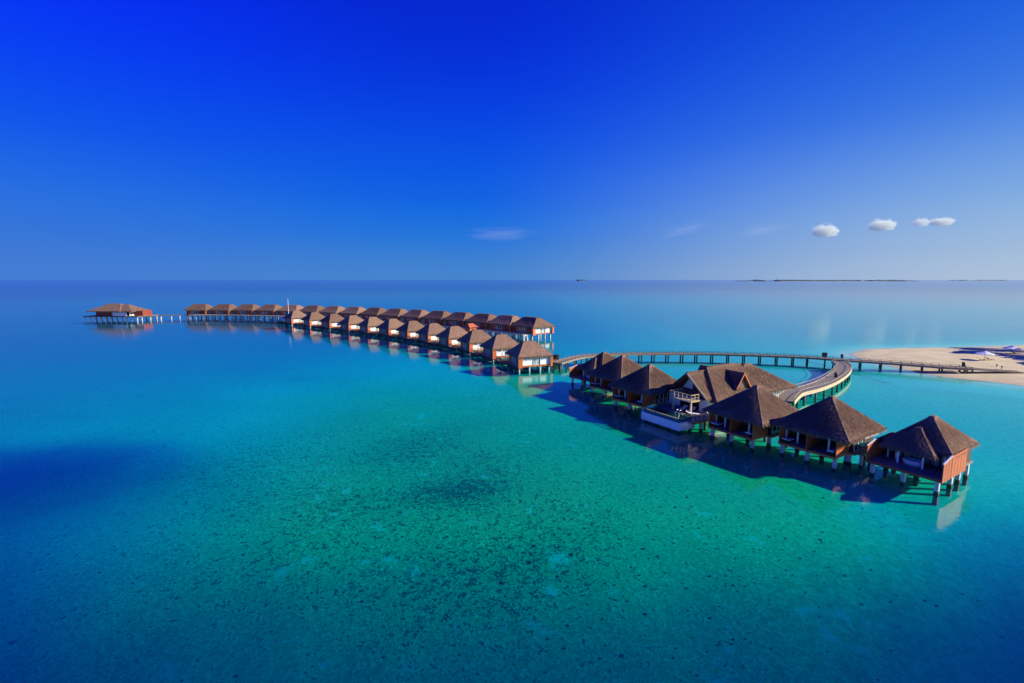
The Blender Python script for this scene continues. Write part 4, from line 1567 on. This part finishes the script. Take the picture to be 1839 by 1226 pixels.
# coral rubble: thousands of small lumps too many to count
rc = np.random.RandomState(77)
N = 110000
cxs = rc.uniform(-50, 40, N)
cys = rc.uniform(26, 95, N)
covr = (.0 + 1.2 * gauss(cxs, cys, -6, 50.5, 5.0, 2.4, .15) + .40 * gauss(cxs, cys, -16, 62, 22, 12) + .30 * gauss(cxs, cys, -4, 42, 28, 10) + .10 * gauss(cxs, cys, 12, 50, 14, 14))
clump = wavy(cxs, cys, 3.2, 81) + .7 * wavy(cxs, cys, 1.4, 82)
keepc = (rc.uniform(0, 1, N) < covr * .42) & (clump > -.05)
cxs, cys = cxs[keepc], cys[keepc]
cds, _ = depth_at(cxs, cys)
cds = np.where(cds > 1, 1 + .35 * (cds - 1), cds)
cv, cf = [], []
for x, y, d_ in zip(cxs, cys, cds):
    s_ = rc.uniform(.035, .10) * (1.5 if rc.uniform() < .05 else 1)
    b0 = len(cv)
    a0 = rc.uniform(0, 6.28)
    for z_, k_ in ((-.12, 1.0), (.42, .85)):
        for i in range(6):
            a = a0 + i * math.pi / 3
            q = s_ * k_ * rc.uniform(.65, 1.25)
            cv.append((x + math.cos(a) * q * 1.25, y + math.sin(a) * q, -d_ + z_ * s_ * rc.uniform(.7, 1.2)))
    cv.append((x, y, -d_ + s_ * rc.uniform(.5, .8)))
    for i in range(6):
        k2 = (i + 1) % 6
        cf.append((b0 + i, b0 + k2, b0 + 6 + k2, b0 + 6 + i))
        cf.append((b0 + 6 + i, b0 + 6 + k2, b0 + 12))
mc = bpy.data.meshes.new('coral_rubble')
mc.from_pydata(cv, [], cf)
mc.materials.append(M['rubble'])
oc = bpy.data.objects.new('coral_rubble', mc)
COL.objects.link(oc)
tag(oc, 'dark coral rubble scattered over the shallow lagoon floor', 'coral', None, 'stuff')


# ------------------------------------------------------------------ islands and clouds far away
def island(label, px0, px1, dist, hmax, seed, gaps=0.0):
    r = random.Random(seed)
    xa, xb = (px0 - CX) / FPX * dist, (px1 - CX) / FPX * dist
    n = max(12, int((xb - xa) / 16))
    X_, Z_ = [], []
    o = bpy.data.objects.new('distant_island', None)
    COL.objects.link(o)
    o.location = ((xa + xb) / 2, dist, 0)
    o['kind'] = 'structure'
    w = (xb - xa)
    sd_ = MB()
    m2 = 24
    ringo = [Vector((w / 2 * 1.01 * math.cos(2 * math.pi * i / m2), 140 * math.sin(2 * math.pi * i / m2), 0)) for i in range(m2)]
    ringi = [v * .93 + Vector((0, 0, 1.6)) for v in ringo]
    for i in range(m2):
        sd_.face([ringo[i], ringo[(i + 1) % m2], ringi[(i + 1) % m2], ringi[i]])
    sd_.face(ringi)
    sd_.build('shore', M['farsand'], o)
    wd = MB()
    rows = 5
    grid = []
    for j in range(rows):
        yy = -110 + 220 * j / (rows - 1)
        row = []
        for i in range(n + 1):
            f = i / n
            xx = -w / 2 * .97 + w * .97 * f
            env = min(1, 9 * f, 9 * (1 - f)) * (1 if 0 < j < rows - 1 else .25)
            h = hmax * env * (.45 + .55 * abs(mnoise.noise(Vector((xx * .006 + seed, yy * .01, seed)))) * 1.6 + .35 * r.random())
            if gaps and mnoise.noise(Vector((xx * .003, seed * 3.0, 0))) < -gaps:
                h *= .25
            row.append(Vector((xx + r.uniform(-4, 4), yy * (1 if abs(f - .5) < .4 else .6), 1.2 + h)))
        grid.append(row)
    for j in range(rows - 1):
        for i in range(n):
            wd.face([grid[j][i], grid[j][i + 1], grid[j + 1][i + 1], grid[j + 1][i]])
    c = wd.build('woodland', M['farwood'], o)
    c['kind'] = 'stuff'
    return o


island('x', 1310, 1652, 7000, 17, 1, .25)
island('x', 1034, 1052, 9000, 20, 2)
island('x', 1695, 1805, 11500, 12, 4, .2)
mx, md = (1393 - CX) / FPX * 6950, 6950
t = thing('radio_tower', (mx, md, 0), 0, 'pale thin tower rising above the long wooded island on the horizon', 'tower')
MB().tube([(0, 0, 0), (0, 0, 40)], [5, 3.5], 8).build('shaft', M['concrete'], t)
MB().tube([(0, 0, 40), (0, 0, 48)], [5.5, 3], 8).build('head', M['concrete'], t)


def cloud_mat(name, dens, nscale, lo, hi):
    m, nt = newmat(name)
    g = NT(nt)
    tc = g.n('ShaderNodeTexCoord')
    ob = tc.outputs['Object']
    at_ = g.noise(g.mapv(ob, nscale), 1.0, 6, .6)
    rr = g.n('ShaderNodeVectorMath', {0: ob}, operation='LENGTH').outputs['Value']
    fall = g.rng(rr, .1, .95, .45, -.12, smooth=False)
    v = g.rng(g.math('ADD', at_, fall), lo, hi)
    den = g.math('MULTIPLY', v, dens)
    p = g.n('ShaderNodeVolumePrincipled', {'Color': (.93, 1, .90, 1), 'Anisotropy': .1, 'Density': den})
    o = g.n('ShaderNodeOutputMaterial')
    nt.links.new(p.outputs[0], o.inputs['Volume'])
    return m


CL = cloud_mat('cumulus', .011, (2.6, 2.6, 2.6), .50, .78)
CI = cloud_mat('wispy_cirrus', .0002, (1.6, 1.6, 5.0), .52, 1.0)


def blob(seed, dome, n=40, rows=24):
    """lumpy cloud hull; dome: flat base and billowing top"""
    mb = MB()
    rs_ = []
    off = Vector((seed * 7.3, seed * 3.1, 0))
    for j in range(rows + 1):
        a = math.pi * (j / rows - .5)
        ring = []
        for i in range(n):
            q = Vector((math.cos(2 * math.pi * i / n) * math.cos(a), math.sin(2 * math.pi * i / n) * math.cos(a), math.sin(a)))
            k = 1.0
            if dome:
                k = .74 + .34 * mnoise.noise(q * 1.6 + off) + .20 * mnoise.noise(q * 3.7 + off)
            p = q * k
            if dome and p.z < -.28:
                p.z = -.28 + (p.z + .28) * .25
            ring.append(p)
        rs_.append(ring)
    for a, b in zip(rs_[:-1], rs_[1:]):
        for i in range(n):
            mb.face([a[i], a[(i + 1) % n], b[(i + 1) % n], b[i]])
    return mb


def cloud(px, py, wpx, hpx, dist, mat, label, group, roll=0.0):
    d = at(px, py, 0) if py > HORY + 1 else None
    a, b = (px - CX) / FPX, -(py - CY) / FPX
    c, s = math.cos(PITCH), math.sin(PITCH)
    v = Vector((a, c + b * s, -s + b * c))
    k = dist / v.y
    p = Vector((0, 0, H)) + v * k
    sc_ = dist / FPX * math.hypot(1, 0)
    m = blob(px * .013, mat is CL).mesh('cloud')
    m.materials.append(mat)
    o = bpy.data.objects.new('cloud', m)
    COL.objects.link(o)
    o.location = p
    o.scale = (wpx / 2 * sc_, wpx / 2.6 * sc_, (hpx * .75 if mat is CL else hpx / 2) * sc_)
    o.rotation_euler = (0, roll, 0)
    tag(o, label, 'cloud', group)
    return o


cloud(1482, 416, 66, 28, 8000, CL, 'small white cumulus cloud, smoothly domed, nearest the long wooded island', 'small cumulus clouds')
cloud(1583, 406, 66, 26, 8200, CL, 'small white cumulus cloud standing between two other small clouds', 'small cumulus clouds')
cloud(1654, 400, 38, 19, 8400, CL, 'tiny white cumulus puff beside a longer flat cloud', 'small cumulus clouds')
cloud(1691, 399, 56, 19, 8500, CL, 'long flat white cumulus cloud beside a tiny puff', 'small cumulus clouds')
cloud(1230, 412, 130, 34, 12000, CI, 'thin slanting wisp of cloud alone in the blue sky', 'thin cloud wisps', R(-12))
cloud(900, 420, 190, 40, 12500, CI, 'broad faint streaky cloud wisp above the villa rows', 'thin cloud wisps')
cloud(1370, 412, 120, 36, 12500, CI, 'faint cloud wisp beside the slanting wisp and the domed cumulus', 'thin cloud wisps', R(-6))
cloud(1783, 452, 40, 12, 13000, CI, 'tiny low cloud wisp under the long flat cloud', 'thin cloud wisps')
